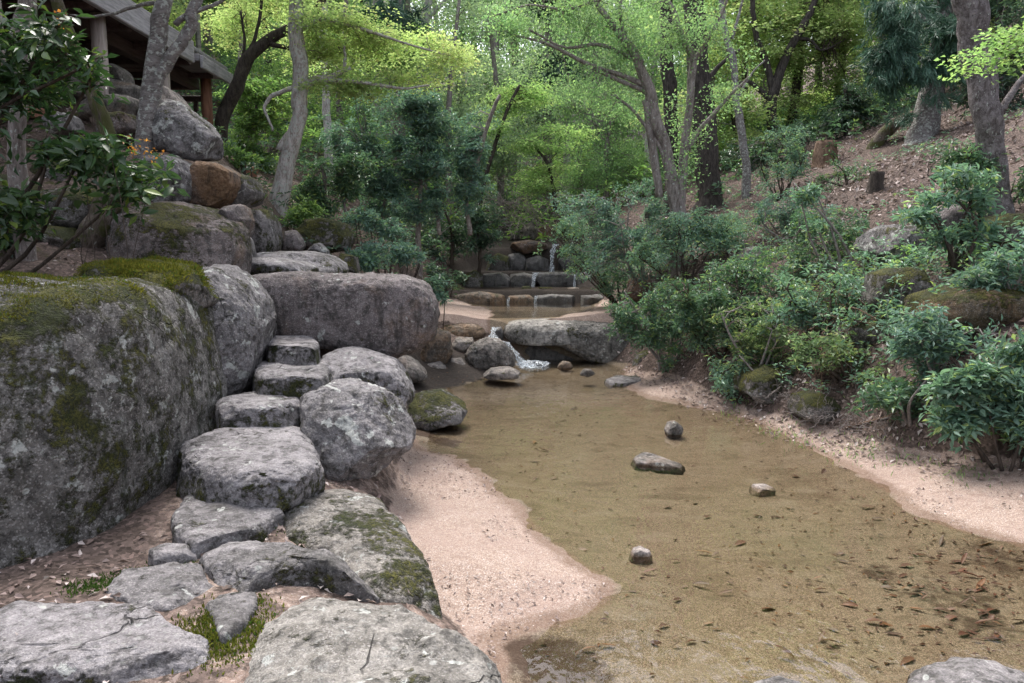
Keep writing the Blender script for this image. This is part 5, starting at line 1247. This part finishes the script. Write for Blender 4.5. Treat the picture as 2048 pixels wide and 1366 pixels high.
# ------------------------------------------------------------------ shrubs
LF = {k: [leaf_proto('leaf', L[k], w, c) for w, c in ((0.40, 0.10), (0.46, 0.22), (0.36, 0.04))] for k in ('camellia', 'bank')}
SB = 'evergreen shrubs on the stream banks'
# hanging camellia over the left rocks
shrub('glossy dark camellia hanging over the left rock wall, orange shoots at its tips', 'camellia_bush',
      [(80, 80, 140, 50, 0, .4), (50, 190, 110, 50, .1, .4), (60, 300, 80, 50, 0, .4), (190, 320, 90, 50, .2, .3), (250, 370, 60, 40, .2, .3), (40, 420, 60, 40, -.1, .3), (-60, 200, 100, 180, 0, .5), (170, 150, 60, 30, .1, .3)],
      'camellia', 'ever', 520, base=(-130, 560), Y=4.5, size=1.0, nobj=300, leaf_meshes=LF['camellia'], nstem=9, stem_r=0.022, twig_r=0.004, ntwig=220, per=6, rs=.12)
shrub('orange new shoots tipping the camellia beside the pointed boulder', 'shoot', [(280, 300, 26, 12, 0, .15), (235, 262, 20, 10, 0, .15), (160, 310, 16, 8, 0, .1), (305, 345, 26, 10, 0, .15), (140, 40, 20, 10, 0, .1), (170, 205, 20, 10, .1, .1)],
      'orange', 'loose', 12, base=(230, 420), Y=4.6, size=0.45, nstem=6, stem_r=0.004, twig_r=0.0015, per=7, cat='shoots', gate=None, rs=.05, ntwig=8)
# right bank, from the cascade to the camera
R_ = [  # label, crowns, leaf, n, size
 ('tall airy evergreen shrub overhanging the right of the cascade', [(1165, 470, 70, 45), (1120, 440, 40, 25), (1200, 520, 60, 45), (1230, 570, 40, 35)], 'bank', 420, 1.0, (1235, 610), 12.8),
 ('big rounded evergreen shrub behind the great white slab', [(1270, 430, 80, 50), (1240, 500, 80, 50), (1320, 480, 60, 50), (1190, 410, 60, 30), (1290, 375, 60, 30), (1225, 450, 60, 40)], 'bank', 820, 1.0, (1290, 590), 11.8),
 ('evergreen shrub under the many-stemmed tree', [(1390, 440, 60, 35), (1350, 500, 70, 45), (1430, 480, 50, 30)], 'bank', 420, 1.0, (1370, 580), None),
 ('drooping evergreen shrub beside the white slab', [(1290, 640, 50, 45), (1250, 610, 30, 30), (1330, 600, 60, 40), (1320, 680, 50, 35)], 'bank', 420, 0.95, (1340, 735), None),
 ('dark spreading shrub in the middle of the right bank', [(1430, 590, 70, 45), (1390, 640, 60, 40), (1480, 560, 60, 40), (1450, 650, 60, 36)], 'ever', 480, 0.95, (1440, 720), None),
 ('yellow-tinged shrub low on the right bank', [(1510, 650, 55, 45), (1560, 690, 60, 34), (1500, 700, 40, 36)], 'bank', 300, 0.9, (1530, 750), None),
 ('leafy shrub reaching down to the right sandbank', [(1460, 735, 40, 40), (1500, 750, 40, 24)], 'bank', 150, 0.9, (1475, 785), None),
 ('grey-green shrub high on the bank below the litter slope', [(1500, 530, 60, 30), (1560, 560, 60, 30), (1600, 520, 50, 30)], 'bank', 260, 0.95, (1550, 600), None),
 ('shrub with slanting bare stems right of the pale stone', [(1640, 560, 70, 35), (1700, 590, 60, 30), (1600, 620, 50, 30)], 'bank', 260, 0.95, (1660, 650), None),
 ('small shrub on the litter slope beside the thin grey sapling', [(1560, 400, 40, 30), (1600, 430, 50, 26), (1530, 440, 30, 20)], 'bank', 190, 0.95, (1570, 470), None),
 ('narrow leafy shrub standing before the forked maple', [(1570, 270, 34, 40), (1580, 330, 36, 34), (1550, 370, 34, 26)], 'bank', 260, 1.0, (1560, 400), None),
 ('shrub on the slope left of the white-patched boulder', [(1660, 440, 60, 30), (1700, 480, 50, 26), (1620, 480, 40, 26)], 'bank', 240, 0.95, (1670, 520), None),
 ('low shrub under the white-patched boulder', [(1800, 610, 60, 30), (1740, 640, 50, 26)], 'bank', 150, 0.95, (1780, 650), None),
 ('spreading shrub across the right bank below the ochre ledge', [(1860, 640, 80, 30), (1930, 680, 70, 34), (1830, 690, 50, 28), (1880, 720, 70, 24)], 'bank', 250, 0.95, (1870, 770), None),
 ('low leafy plants above the sandbank, middle of the right bank', [(1640, 690, 50, 28), (1700, 720, 50, 24), (1760, 700, 50, 24)], 'bank', 150, 0.9, (1690, 760), None),
 ('broad-leaved shrub at the foot of the right bank', [(1820, 770, 60, 32), (1760, 790, 50, 26), (1860, 800, 50, 30)], 'bank', 190, 0.95, (1810, 840), None),
 ('shrub beside the big scaly trunk', [(1960, 330, 60, 40), (2020, 370, 60, 40), (1930, 300, 40, 30)], 'ever', 240, 1.0, (1980, 440), None),
 ('shrub hanging from the mossy ledge at the right edge', [(2000, 530, 60, 34), (1950, 560, 40, 24), (2060, 500, 50, 50)], 'bank', 190, 1.0, (2020, 600), None),
 ('shade shrub near the tree stump', [(1700, 330, 40, 18), (1660, 360, 40, 16)], 'ever', 70, 0.9, (1690, 370), None),
]
for _k, (lb, cr, lf, n, sz, base, Y) in enumerate(R_):
    lf = 'yellowish' if 'yellow' in lb or 'low leafy' in lb else 'blue' if _k % 4 == 1 else 'ever' if _k % 4 == 3 else lf
    cr = [(c[0], c[1] + 6, c[2] * 1.65, c[3] * 1.3) for c in cr]
    shrub(lb, 'evergreen_shrub', cr, lf, 'ever', int(n * (1.9 if _k < 5 else 1.5)), base, Y, sz * 0.74, gate=0.0, group=SB, nstem=10, rs=.075, spray=7, stem_r=0.017, twig_r=0.006, per=7, bark=('twig_dark', 'twig')[_k % 2])
shrub('dense glossy shrub filling the right edge above the sandbank', 'evergreen_shrub', [(1990, 760, 80, 50), (1930, 830, 70, 36), (2040, 690, 60, 50), (2030, 830, 70, 50), (1900, 770, 50, 36), (2080, 760, 60, 80)],
      'bank', 'ever', 760, (2000, 930), None, 0.85, nobj=280, leaf_meshes=LF['bank'], nstem=9, group=SB, per=7)
shrub('forked sapling with level leaf sprays before the grey leaning rock', 'sapling', [(1880, 390, 70, 22), (1950, 400, 50, 22), (1840, 430, 50, 20), (1920, 350, 50, 20), (1960, 460, 50, 20), (1900, 470, 40, 14)],
      'bank', 'ever', 260, (1912, 545), None, 0.95, nstem=8, stem_r=0.022, cat='sapling')
shrub('bare slanting sapling with few leaves on the litter slope', 'sapling', [(1610, 390, 40, 16), (1640, 450, 30, 14), (1575, 365, 30, 12)], 'bank', 'ever', 60, (1700, 545), None, 0.9, nstem=4, stem_r=0.02, cat='sapling', bark='twig')
# left side and behind the landing
shrub('feathery light-green shrub right of the rounded mossy boulder', 'evergreen_shrub', [(770, 500, 90, 26), (820, 512, 50, 20), (730, 520, 40, 20)], 'blue', 'ever', 340, (790, 560), 9.4, 0.85, group=SB, nstem=8)
shrub('thin-stemmed shrub behind the feathery one', 'evergreen_shrub', [(750, 450, 60, 24), (720, 430, 40, 18), (790, 465, 50, 18)], 'blue', 'ever', 220, (770, 540), 10.4, 0.85, group=SB, nstem=8)
shrub('low fern-like shrub beyond the end of the long slab', 'evergreen_shrub', [(878, 590, 24, 26), (865, 570, 20, 16)], 'blue', 'ever', 90, (885, 620), 9.6, 0.8, group=SB)
shrub('dark shrub low at the left of the lowest cascade step', 'evergreen_shrub', [(900, 560, 40, 26), (870, 545, 30, 26)], 'everdark', 'ever', 140, (900, 600), 14.2, 1.0, group=SB)
shrub('shrub at the foot of the pale peeling tree', 'evergreen_shrub', [(590, 430, 34, 22), (560, 445, 26, 18), (620, 415, 30, 18)], 'mid', 'ever', 130, (590, 470), 9.9, 0.9, group=SB)
shrub('low dark plants at the left edge below the camellia', 'evergreen_shrub', [(30, 470, 50, 22, 0, .3), (-30, 440, 50, 30, 0, .3)], 'camellia', 'ever', 60, (20, 510), None, 0.9, group=SB)
shrub('small fern tuft in the shade beside the brown split rock', 'fern', [(490, 320, 30, 18), (470, 300, 20, 16)], 'mid', 'ever', 80, (490, 350), 9.5, 0.8, cat='fern')

shrub('evergreen shrub past the right edge, downstream of the dense glossy one', 'evergreen_shrub', [(2230, 800, 110, 70), (2300, 700, 90, 60)], 'ever', 'ever', 420, (2250, 960), None, 0.8, group=SB, nstem=8)
shrub('pale evergreen shrub higher past the right edge', 'evergreen_shrub', [(2260, 560, 90, 50), (2350, 500, 80, 50)], 'bank', 'ever', 320, (2290, 660), None, 0.8, group=SB, nstem=8)
# ------------------------------------------------------------------ stumps, falls, litter and other small things
def stump(label, px, py, h_px, w_px, mat):
    Y = hit(px, py)[1]; b = at(px, py, Y); s = Y / FPX
    g = hz(b[0], b[1]); h = h_px * s; r = w_px * s / 2
    root = tag(empty('tree_stump', (b[0], b[1], g)), label, 'stump')
    P = np.array([(b[0], b[1], g - 0.15), (b[0], b[1], g + 0.03), (b[0], b[1], g + h * .4), (b[0] + .01, b[1], g + h)])
    V, Q_, T_ = tube(catmull(P, 12), np.interp(np.linspace(0, 1, 12), [0, .3, 1], [r * 1.5, r * 1.15, r * 0.95]), 18, 0.22, 3, 5)
    V = V - np.array([b[0], b[1], g])
    link('trunk', mesh_np('trunk', V, tris=T_, quads=Q_, mat=M[mat]), root)
    S_, T2 = ico(3)
    link('cut_face', mesh_np('cut_face', S_ * np.array([r * .86, r * .86, 0.012]) + np.array([0.01, 0, h]), tris=T2, mat=M['deadwood']), root)
    return root
stump('flat-cut tree stump on the crest of the litter slope', 1650, 330, 44, 38, 'deadwood')
stump('short dark broken stump among the fallen leaves', 1752, 380, 34, 28, 'bark_dark')
def log(label, pts, mat, name='log', cat='log'):
    P, W = [], []
    for x, y, w in pts:
        q = hit(x, y); P.append([q[0], q[1], hz(q[0], q[1]) + 0.3 * w * q[1] / FPX]); W.append(w * q[1] / FPX / 2)
    P = np.array(P); c = P[0].copy()
    V, Q_, T_ = tube(catmull(P, 16), np.interp(np.linspace(0, 1, 16), np.linspace(0, 1, len(W)), W), 10, 0.25, 8)
    return tag(link(name, mesh_np(name, V - c, tris=T_, quads=Q_, mat=M[mat]), loc=c), label, cat)
log('short mossy log lying below the flat-cut stump', [(1615, 385, 14), (1640, 370, 14), (1672, 352, 10)], 'bark_moss')
log('thin dead branch lying along the right sandbank', [(1690, 862, 7), (1750, 850, 6), (1800, 836, 4)], 'deadwood', 'dead_branch', 'branch')
log('crooked bare twig lying across the leaf litter at the bank foot', [(1760, 845, 5), (1810, 832, 4), (1850, 812, 3)], 'twig', 'dead_branch', 'branch')
# --- falling water
def fall(label, pts, Y0, Y1, name='waterfall', thick=0.04, mat='fall'):
    """pts: (px, py, width px) from lip to foot; Y runs from Y0 to Y1"""
    n = len(pts); m = 16
    C = catmull([np.append(at(x, y, Y0 + (Y1 - Y0) * i / (n - 1)), 0)[:3] for i, (x, y, w) in enumerate(pts)], m)
    W = np.interp(np.linspace(0, 1, m), np.linspace(0, 1, n), [w * Y0 / FPX / 2 for x, y, w in pts])
    cols = 9; u = np.linspace(-1, 1, cols)
    rng = np.random.default_rng(int(Y0 * 100) + n)
    V = []
    for s in (-1, 1):
        G = C[:, None, :] + np.zeros((m, cols, 3))
        G[:, :, 0] += W[:, None] * u[None, :] * (1 + 0.18 * rng.normal(size=(m, 1)))
        G[:, :, 1] += s * thick * np.sqrt(np.clip(1 - u[None, :] ** 2, 0.02, 1)) + 0.35 * thick * fbm(p3(np.repeat(np.arange(m) * 0.4, cols), np.tile(u * 3, m), Y0), 2, 4).reshape(m, cols)
        V.append(G.reshape(-1, 3))
    V = np.vstack(V); i = np.arange(m - 1)[:, None] * cols + np.arange(cols - 1)[None]
    a = np.stack([i, i + 1, i + cols + 1, i + cols], 2).reshape(-1, 4)
    Q_ = np.vstack([a, a[:, ::-1] + m * cols])
    c = V.mean(0)
    return tag(link(name, mesh_np(name, V - c, quads=Q_, mat=M[mat]), loc=c), label, 'waterfall')
fall('thin white waterfall dropping from the brown capstone', [(1112, 488, 11), (1106, 500, 10), (1104, 520, 6), (1104, 546, 10)], 16.75, 16.35)
fall('narrow trickle over the second cascade step, left one', [(1072, 545, 12), (1068, 556, 7), (1066, 574, 8)], 15.66, 15.5)
fall('narrow trickle over the second cascade step, right one', [(1151, 546, 5), (1149, 560, 4), (1149, 575, 5)], 15.62, 15.5)
fall('tiny trickle at the centre of the lowest cascade step', [(1072, 591, 7), (1071, 600, 5), (1071, 613, 7)], 14.22, 14.1)
fall('tiny trickle at the left end of the lowest cascade step', [(1018, 594, 5), (1016, 604, 4), (1015, 613, 5)], 14.12, 14.0)
fall('white chute of water sliding left of the great slab', [(990, 654, 12), (986, 664, 9), (988, 676, 16), (1002, 684, 20)], 10.62, 10.2)
fall('white lower chute pouring into the pool beside the whitish boulder', [(1012, 684, 12), (1024, 698, 11), (1034, 712, 15), (1046, 726, 24), (1056, 735, 34)], 10.15, 9.75, thick=0.05)
def foam(label, px, py, rx, ry, z=0.012):
    c = on(px, py, z); w = rx * c[1] / FPX; d = on(px, py - ry, z)[1] - c[1]
    S_, T_ = ico(5)
    V = S_ * np.array([w, d, 0.035])
    V = V * (1 + 0.30 * fbm(S_ * 4, 3, 8))[:, None] + np.array([0, 0, 1]) * (0.02 * fbm(S_ * 9, 3, 2))[:, None]
    return tag(link('foam', mesh_np('foam', V, tris=T_, mat=M['foam']), loc=c), label, 'foam')
foam('white foam where the lower chute enters the pool', 1066, 729, 30, 5)
# --- fallen leaves: singly in and by the pool, and as litter
drng = np.random.default_rng(9)
lm = [leaf_proto('leaf', L['sodden'], w, c) for w, c in ((0.42, 0.12), (0.34, -0.15), (0.5, 0.3))]
GB = 'sodden leaves on the pool bed'
for k in range(170):
    while True:
        px, py = (drng.normal(1880, 130), drng.normal(1190, 75)) if k % 5 < 3 else (drng.uniform(1060, 2040), drng.uniform(800, 1340))
        q = on(px, py, -0.08)
        if 2.3 < q[1] < 9.5 and sdist(np.array([q[0]]), np.array([q[1]]), POOL)[0] < -0.05: break
    o = tag(link('fallen_leaf', lm[k % 3]), 'dark sodden leaf lying on the sandy bed of the pool', 'leaf', GB)
    z = hz(q[0], q[1])
    s = drng.uniform(0.035, 0.10)
    o.location = (q[0], q[1], z + 0.008)
    o.rotation_euler = (drng.normal(0, .2), drng.normal(0, .2), drng.normal(0.15, .5) + (math.pi if k % 2 else 0))
    o.scale = (s, s * drng.uniform(.5, 0.9), s)
def scatter(label_name, n, sampler, leaf, ln, wd, lift=0.006, tilt=0.35, kind='stuff', gate=None):
    XY = sampler(n)
    Z = height(XY[:, 0], XY[:, 1])
    e = 0.03
    nx_ = (height(XY[:, 0] - e, XY[:, 1]) - height(XY[:, 0] + e, XY[:, 1])) / (2 * e)
    ny_ = (height(XY[:, 0], XY[:, 1] - e) - height(XY[:, 0], XY[:, 1] + e)) / (2 * e)
    m = len(XY)
    N = unit(np.stack([nx_, ny_, np.ones(m)], 1)) + tilt * drng.normal(size=(m, 3))
    D = drng.normal(size=(m, 3)); D = D - unit(N) * (D * unit(N)).sum(1)[:, None]
    B = np.stack([XY[:, 0], XY[:, 1], Z + lift + drng.uniform(0, 0.012, m)], 1)
    Ln = ln * drng.uniform(0.5, 1.3, m)
    V, T = leaf_arrays(B, D, N, Ln, wd / ln * Ln, fold=0.12)
    return tag(link(label_name, mesh_np(label_name, V, tris=T, mat=L[leaf], smooth=False)), kind='stuff')
def area(test, box, dens=None):
    def f(n):
        out = []
        while sum(map(len, out)) < n:
            p = np.stack([drng.uniform(box[0], box[1], n * 2), drng.uniform(box[2], box[3], n * 2)], 1)
            out.append(p[test(p[:, 0], p[:, 1])])
        return np.vstack(out)[:n]
    return f
def sR(x, y): return x - np.interp(y, RF_Y, RF_X)
def sL(x, y): return np.interp(y, LE_Y, LE_X) - x
noisy = lambda x, y, f, t: fbm(p3(x * f, y * f), 3, 31) > t
scatter('leaf_litter', 26000, area(lambda x, y: (sR(x, y) > 0.25) & (drng.uniform(0, 1, len(x)) < np.clip(6.5 / y, 0, 1) + 0.25) & noisy(x, y, 0.9, -0.35), (1.5, 13, 4, 18)), 'litter', 0.075, 0.042, tilt=0.5)
scatter('leaf_litter', 2600, area(lambda x, y: (sR(x, y) > -0.45) & (sR(x, y) < 0.3) & (drng.uniform(0, 1, len(x)) < np.clip(1.0 + 2 * sR(x, y), 0.05, 1)), (1.5, 4.6, 3.2, 10.5)), 'litter', 0.045, 0.024)
scatter('leaf_litter', 1700, area(lambda x, y: (sdist(x, y, POOL) > 0.02) & (sL(x, y) < 0.05) & (sR(x, y) < 0) & noisy(x, y, 2.5, -0.05), (-1, 4.5, 2.3, 10)), 'litter', 0.022, 0.010)
scatter('leaf_litter', 3600, area(lambda x, y: (sL(x, y) > 0.0) & noisy(x, y, 1.7, 0.0), (-5, 0.2, 1.6, 9.5)), 'litter', 0.040, 0.020, tilt=0.3)
scatter('leaf_litter', 5000, area(lambda x, y: (sL(x, y) > 0.4), (-9, 0, 8, 20)), 'litter', 0.07, 0.04)
scatter('leaf_debris', 1500, area(lambda x, y: (sdist(x, y, POOL) < -0.03) & (drng.uniform(0, 1, len(x)) < 0.10 + np.clip((x - 1.0) / 2.5, 0, 1) * np.clip((5.5 - y) / 2, 0, 1)), (-1, 4, 2.2, 9.5)), 'sodden', 0.034, 0.012, lift=0.004, tilt=0.1)
# seedlings and ground cover on the banks: nobody could count them
def cover(name, n, sampler, leaf, size, per=6, kind='ever', up=0.10):
    XY = sampler(n); Z = height(XY[:, 0], XY[:, 1])
    C = np.stack([XY[:, 0], XY[:, 1], Z + drng.uniform(0.02, up, n)], 1)
    B, D, N, Ln, Wd = foliage(drng, C, np.tile([0, 0, 1.0], (n, 1)), kind, per, KINDS[kind][1] * size, KINDS[kind][2] * size, 0.05)
    V, T = leaf_arrays(B, D, N, Ln, Wd)
    return tag(link(name, mesh_np(name, V, tris=T, mat=L[leaf], smooth=False)), kind='stuff')
cover('undergrowth', 1500, area(lambda x, y: (sR(x, y) > 0.15) & (sR(x, y) < 2.2) & noisy(x, y, 1.4, 0.0), (1.5, 7, 4, 14)), 'bank', 0.75, up=0.22)
def sprigs(name, n, sampler, leaf, size, hmax, per=7):
    XY = sampler(n); Z = height(XY[:, 0], XY[:, 1])
    S_ = np.stack([XY[:, 0], XY[:, 1], Z - 0.02], 1)
    E_ = S_ + np.stack([drng.normal(0, .13, n), drng.normal(0, .13, n) - .05, drng.uniform(0.08, hmax, n)], 1)
    V, Q_, P_ = twig_arrays(drng, S_, E_, np.full(n, .004), .0018, 4, 0.05, 0.05)
    k = np.repeat(np.arange(n), 3); lev = np.tile([2, 3, 4], n)
    C = P_[k, lev] + drng.normal(0, .035, (3 * n, 3))
    B, D, N, Ln, Wd = foliage(drng, C, np.tile([0, 0, 1.0], (3 * n, 1)), 'ever', per, .085 * size, .03 * size, .05)
    A, T = leaf_arrays(B, D, N, Ln, Wd)
    tag(link(name, mesh_np(name, A, tris=T, mat=L[leaf], smooth=False)), kind='stuff')
    tag(link('undergrowth_stems', mesh_np('undergrowth_stems', V, quads=Q_, mat=M['twig'])), kind='stuff')
sprigs('undergrowth', 420, area(lambda x, y: (sR(x, y) > 0.2) & (sR(x, y) < 2.4), (1.5, 7, 4, 13)), 'bank', 0.72, 0.55)
sprigs('undergrowth', 160, area(lambda x, y: (sR(x, y) > 0.1) & (sR(x, y) < 2.0), (1.5, 7, 4, 11)), 'mid', 0.65, 0.4)
cover('undergrowth', 500, area(lambda x, y: (sR(x, y) > 2) & noisy(x, y, 1.2, 0.15), (3, 10, 6, 17)), 'bank', 0.75, up=0.15)
cover('undergrowth', 1400, area(lambda x, y: (sL(x, y) > 0.3) & noisy(x, y, 0.8, -0.1), (-8, 0, 9, 20)), 'everdark', 1.1, up=0.4)
cover('undergrowth', 3200, area(lambda x, y: ((sL(x, y) > 0.3) | (sR(x, y) > 2.2)) & noisy(x, y, 0.5, -0.3), (-10, 10, 15, 26)), 'ever', 1.6, up=0.6)
cover('undergrowth', 7000, area(lambda x, y: noisy(x, y, 0.4, -0.25), (-16, 16, 18.6, 45)), 'mid', 2.4, up=1.0)
cover('undergrowth', 5000, area(lambda x, y: noisy(x, y, 0.3, -0.1), (-14, 14, 18.6, 40)), 'ever', 2.2, up=1.0)
# grass and moss in the joints of the path
def blades(name, n, sampler, leaf, ln, wd, z=None):
    XY = sampler(n); m = len(XY); Z = height(XY[:, 0], XY[:, 1])
    B = np.stack([XY[:, 0], XY[:, 1], Z - 0.003], 1)
    D = np.array([0, 0, 1.0]) + 0.6 * drng.normal(size=(m, 3)); D[:, 2] = np.abs(D[:, 2]) + .2
    Ln = ln * drng.uniform(.4, 1.3, m)
    V, T = leaf_arrays(B, D, drng.normal(size=(m, 3)), Ln, wd / ln * Ln)
    return tag(link(name, mesh_np(name, V, tris=T, mat=L[leaf], smooth=False)), kind='stuff')
def near_px(pts, r, z=0.35):
    cs = np.array([on(x, y, z)[:2] for x, y in pts])
    def f(n): return cs[drng.integers(len(cs), size=n)] + drng.normal(0, r, (n, 2))
    return f
blades('moss', 3500, near_px([(460, 1290), (440, 1330), (470, 1260), (420, 1300), (500, 1310)], 0.06, 0.26), 'moss', 0.018, 0.006)
blades('moss', 7000, near_px([(420, 800), (445, 790), (470, 770), (390, 830), (410, 820)], 0.07, 0.6), 'mossgreen', 0.03, 0.006)
blades('moss', 3000, near_px([(250, 1165), (300, 1150), (180, 1190), (520, 1060), (540, 1055), (360, 1150)], 0.05, 0.3), 'mossgreen', 0.018, 0.005)
blades('grass', 500, near_px([(1570, 830), (1620, 850), (1690, 870), (1750, 880), (1500, 800), (1850, 900), (1950, 930)], 0.16, 0.15), 'mid', 0.05, 0.005)
# moss cushions growing on the giant boulder and the jutting rock
def moss_on(rock, n, leaf, ln, wd, name='moss', test=None, up=0.55):
    me = rock.data
    V = np.empty(len(me.vertices) * 3, np.float32); me.vertices.foreach_get('co', V); V = V.reshape(-1, 3)
    Nn = np.empty(len(me.vertices) * 3, np.float32); me.vertices.foreach_get('normal', Nn); Nn = Nn.reshape(-1, 3)
    loc = np.array(rock.location)
    W = V + loc
    g = fbm(W * 2.1, 4, 44) * 0.35 + Nn[:, 2]
    ok = (g > up) & (W[:, 1] > 0)
    if test is not None: ok &= test(W)
    ids = np.nonzero(ok)[0]
    if not len(ids): return
    k = drng.choice(ids, n)
    B = V[k] + drng.normal(0, 0.012, (n, 3)) * [1, 1, 0.1]
    B[:, 2] -= 0.004
    D = Nn[k] + 0.75 * drng.normal(size=(n, 3))
    Ln = ln * drng.uniform(.4, 1.3, n) * (0.7 + 0.6 * np.clip(fbm(W[k] * 9, 2, 5), -.5, 1))
    A, T = leaf_arrays(B.astype(float), D, drng.normal(size=(n, 3)), Ln, wd / ln * Ln)
    tag(link(name, mesh_np(name, A, tris=T, mat=L[leaf], smooth=False), rock), kind='stuff')
moss_on(GIANT, 38000, 'moss', 0.022, 0.007, test=lambda W: W[:, 2] > 1.30)
moss_on(GIANT, 5000, 'mossgreen', 0.03, 0.007, test=lambda W: (fbm(W * 2.6, 2, 91) > 0.35) & (W[:, 2] > 1.25))
moss_on(OVERHANG, 18000, 'moss', 0.028, 0.007, up=0.35)
# bare brush upstream and the hanging roots in the right bank
def brush(label, name, centres, n, ln, mat, Y, cat, r0=0.006, down=0.0):
    rng = np.random.default_rng(n)
    c = np.array([at(x, y, Y if Y else hit(x, y)[1] - 0.15) for x, y in centres])
    root_p = c[0].copy()
    S_ = c[rng.integers(len(c), size=n)] + rng.normal(0, ln * 0.35, (n, 3)) * [1, .6, .6]
    D = unit(rng.normal(size=(n, 3)) * [1, .6, .7] + np.array([0, 0, 0.3 - down]))
    V, Q_, P_ = twig_arrays(rng, S_, S_ + D * (ln * rng.uniform(.4, 1.2, n))[:, None], np.full(n, r0), r0 * .3, 5, 0.1, 0.06)
    S2 = P_[:, 2:5].reshape(-1, 3); D2 = unit(rng.normal(size=S2.shape))
    V2, Q2, _ = twig_arrays(rng, S2, S2 + D2 * ln * 0.35, np.full(len(S2), r0 * .5), r0 * .2, 3)
    return tag(link(name, mesh_np(name, np.vstack([V, V2]) - root_p, quads=np.vstack([Q_, Q2 + len(V)]), mat=M[mat]), loc=root_p), label, cat)
brush('tangle of bare pinkish brushwood above the upstream rocks', 'brushwood', [(1030, 440), (1060, 420), (1000, 425), (1080, 440), (1045, 405)], 90, 1.0, 'twig', 18.6, 'brushwood', 0.012)
brush('tangle of exposed roots hanging under the bank edge', 'roots', [(1700, 600), (1710, 640), (1690, 570), (1720, 680), (1680, 700)], 70, 0.45, 'deadwood', None, 'roots', 0.007, 0.8)
brush('second clump of dead roots and twigs left of the hanging ones', 'roots', [(1640, 560), (1610, 540), (1650, 690), (1600, 700)], 50, 0.35, 'deadwood', None, 'roots', 0.006, 0.6)
brush('dry twigs piled at the foot of the right bank', 'brushwood', [(1640, 830), (1600, 815), (1690, 850), (1750, 860), (1560, 800)], 80, 0.22, 'twig', None, 'brushwood', 0.004)
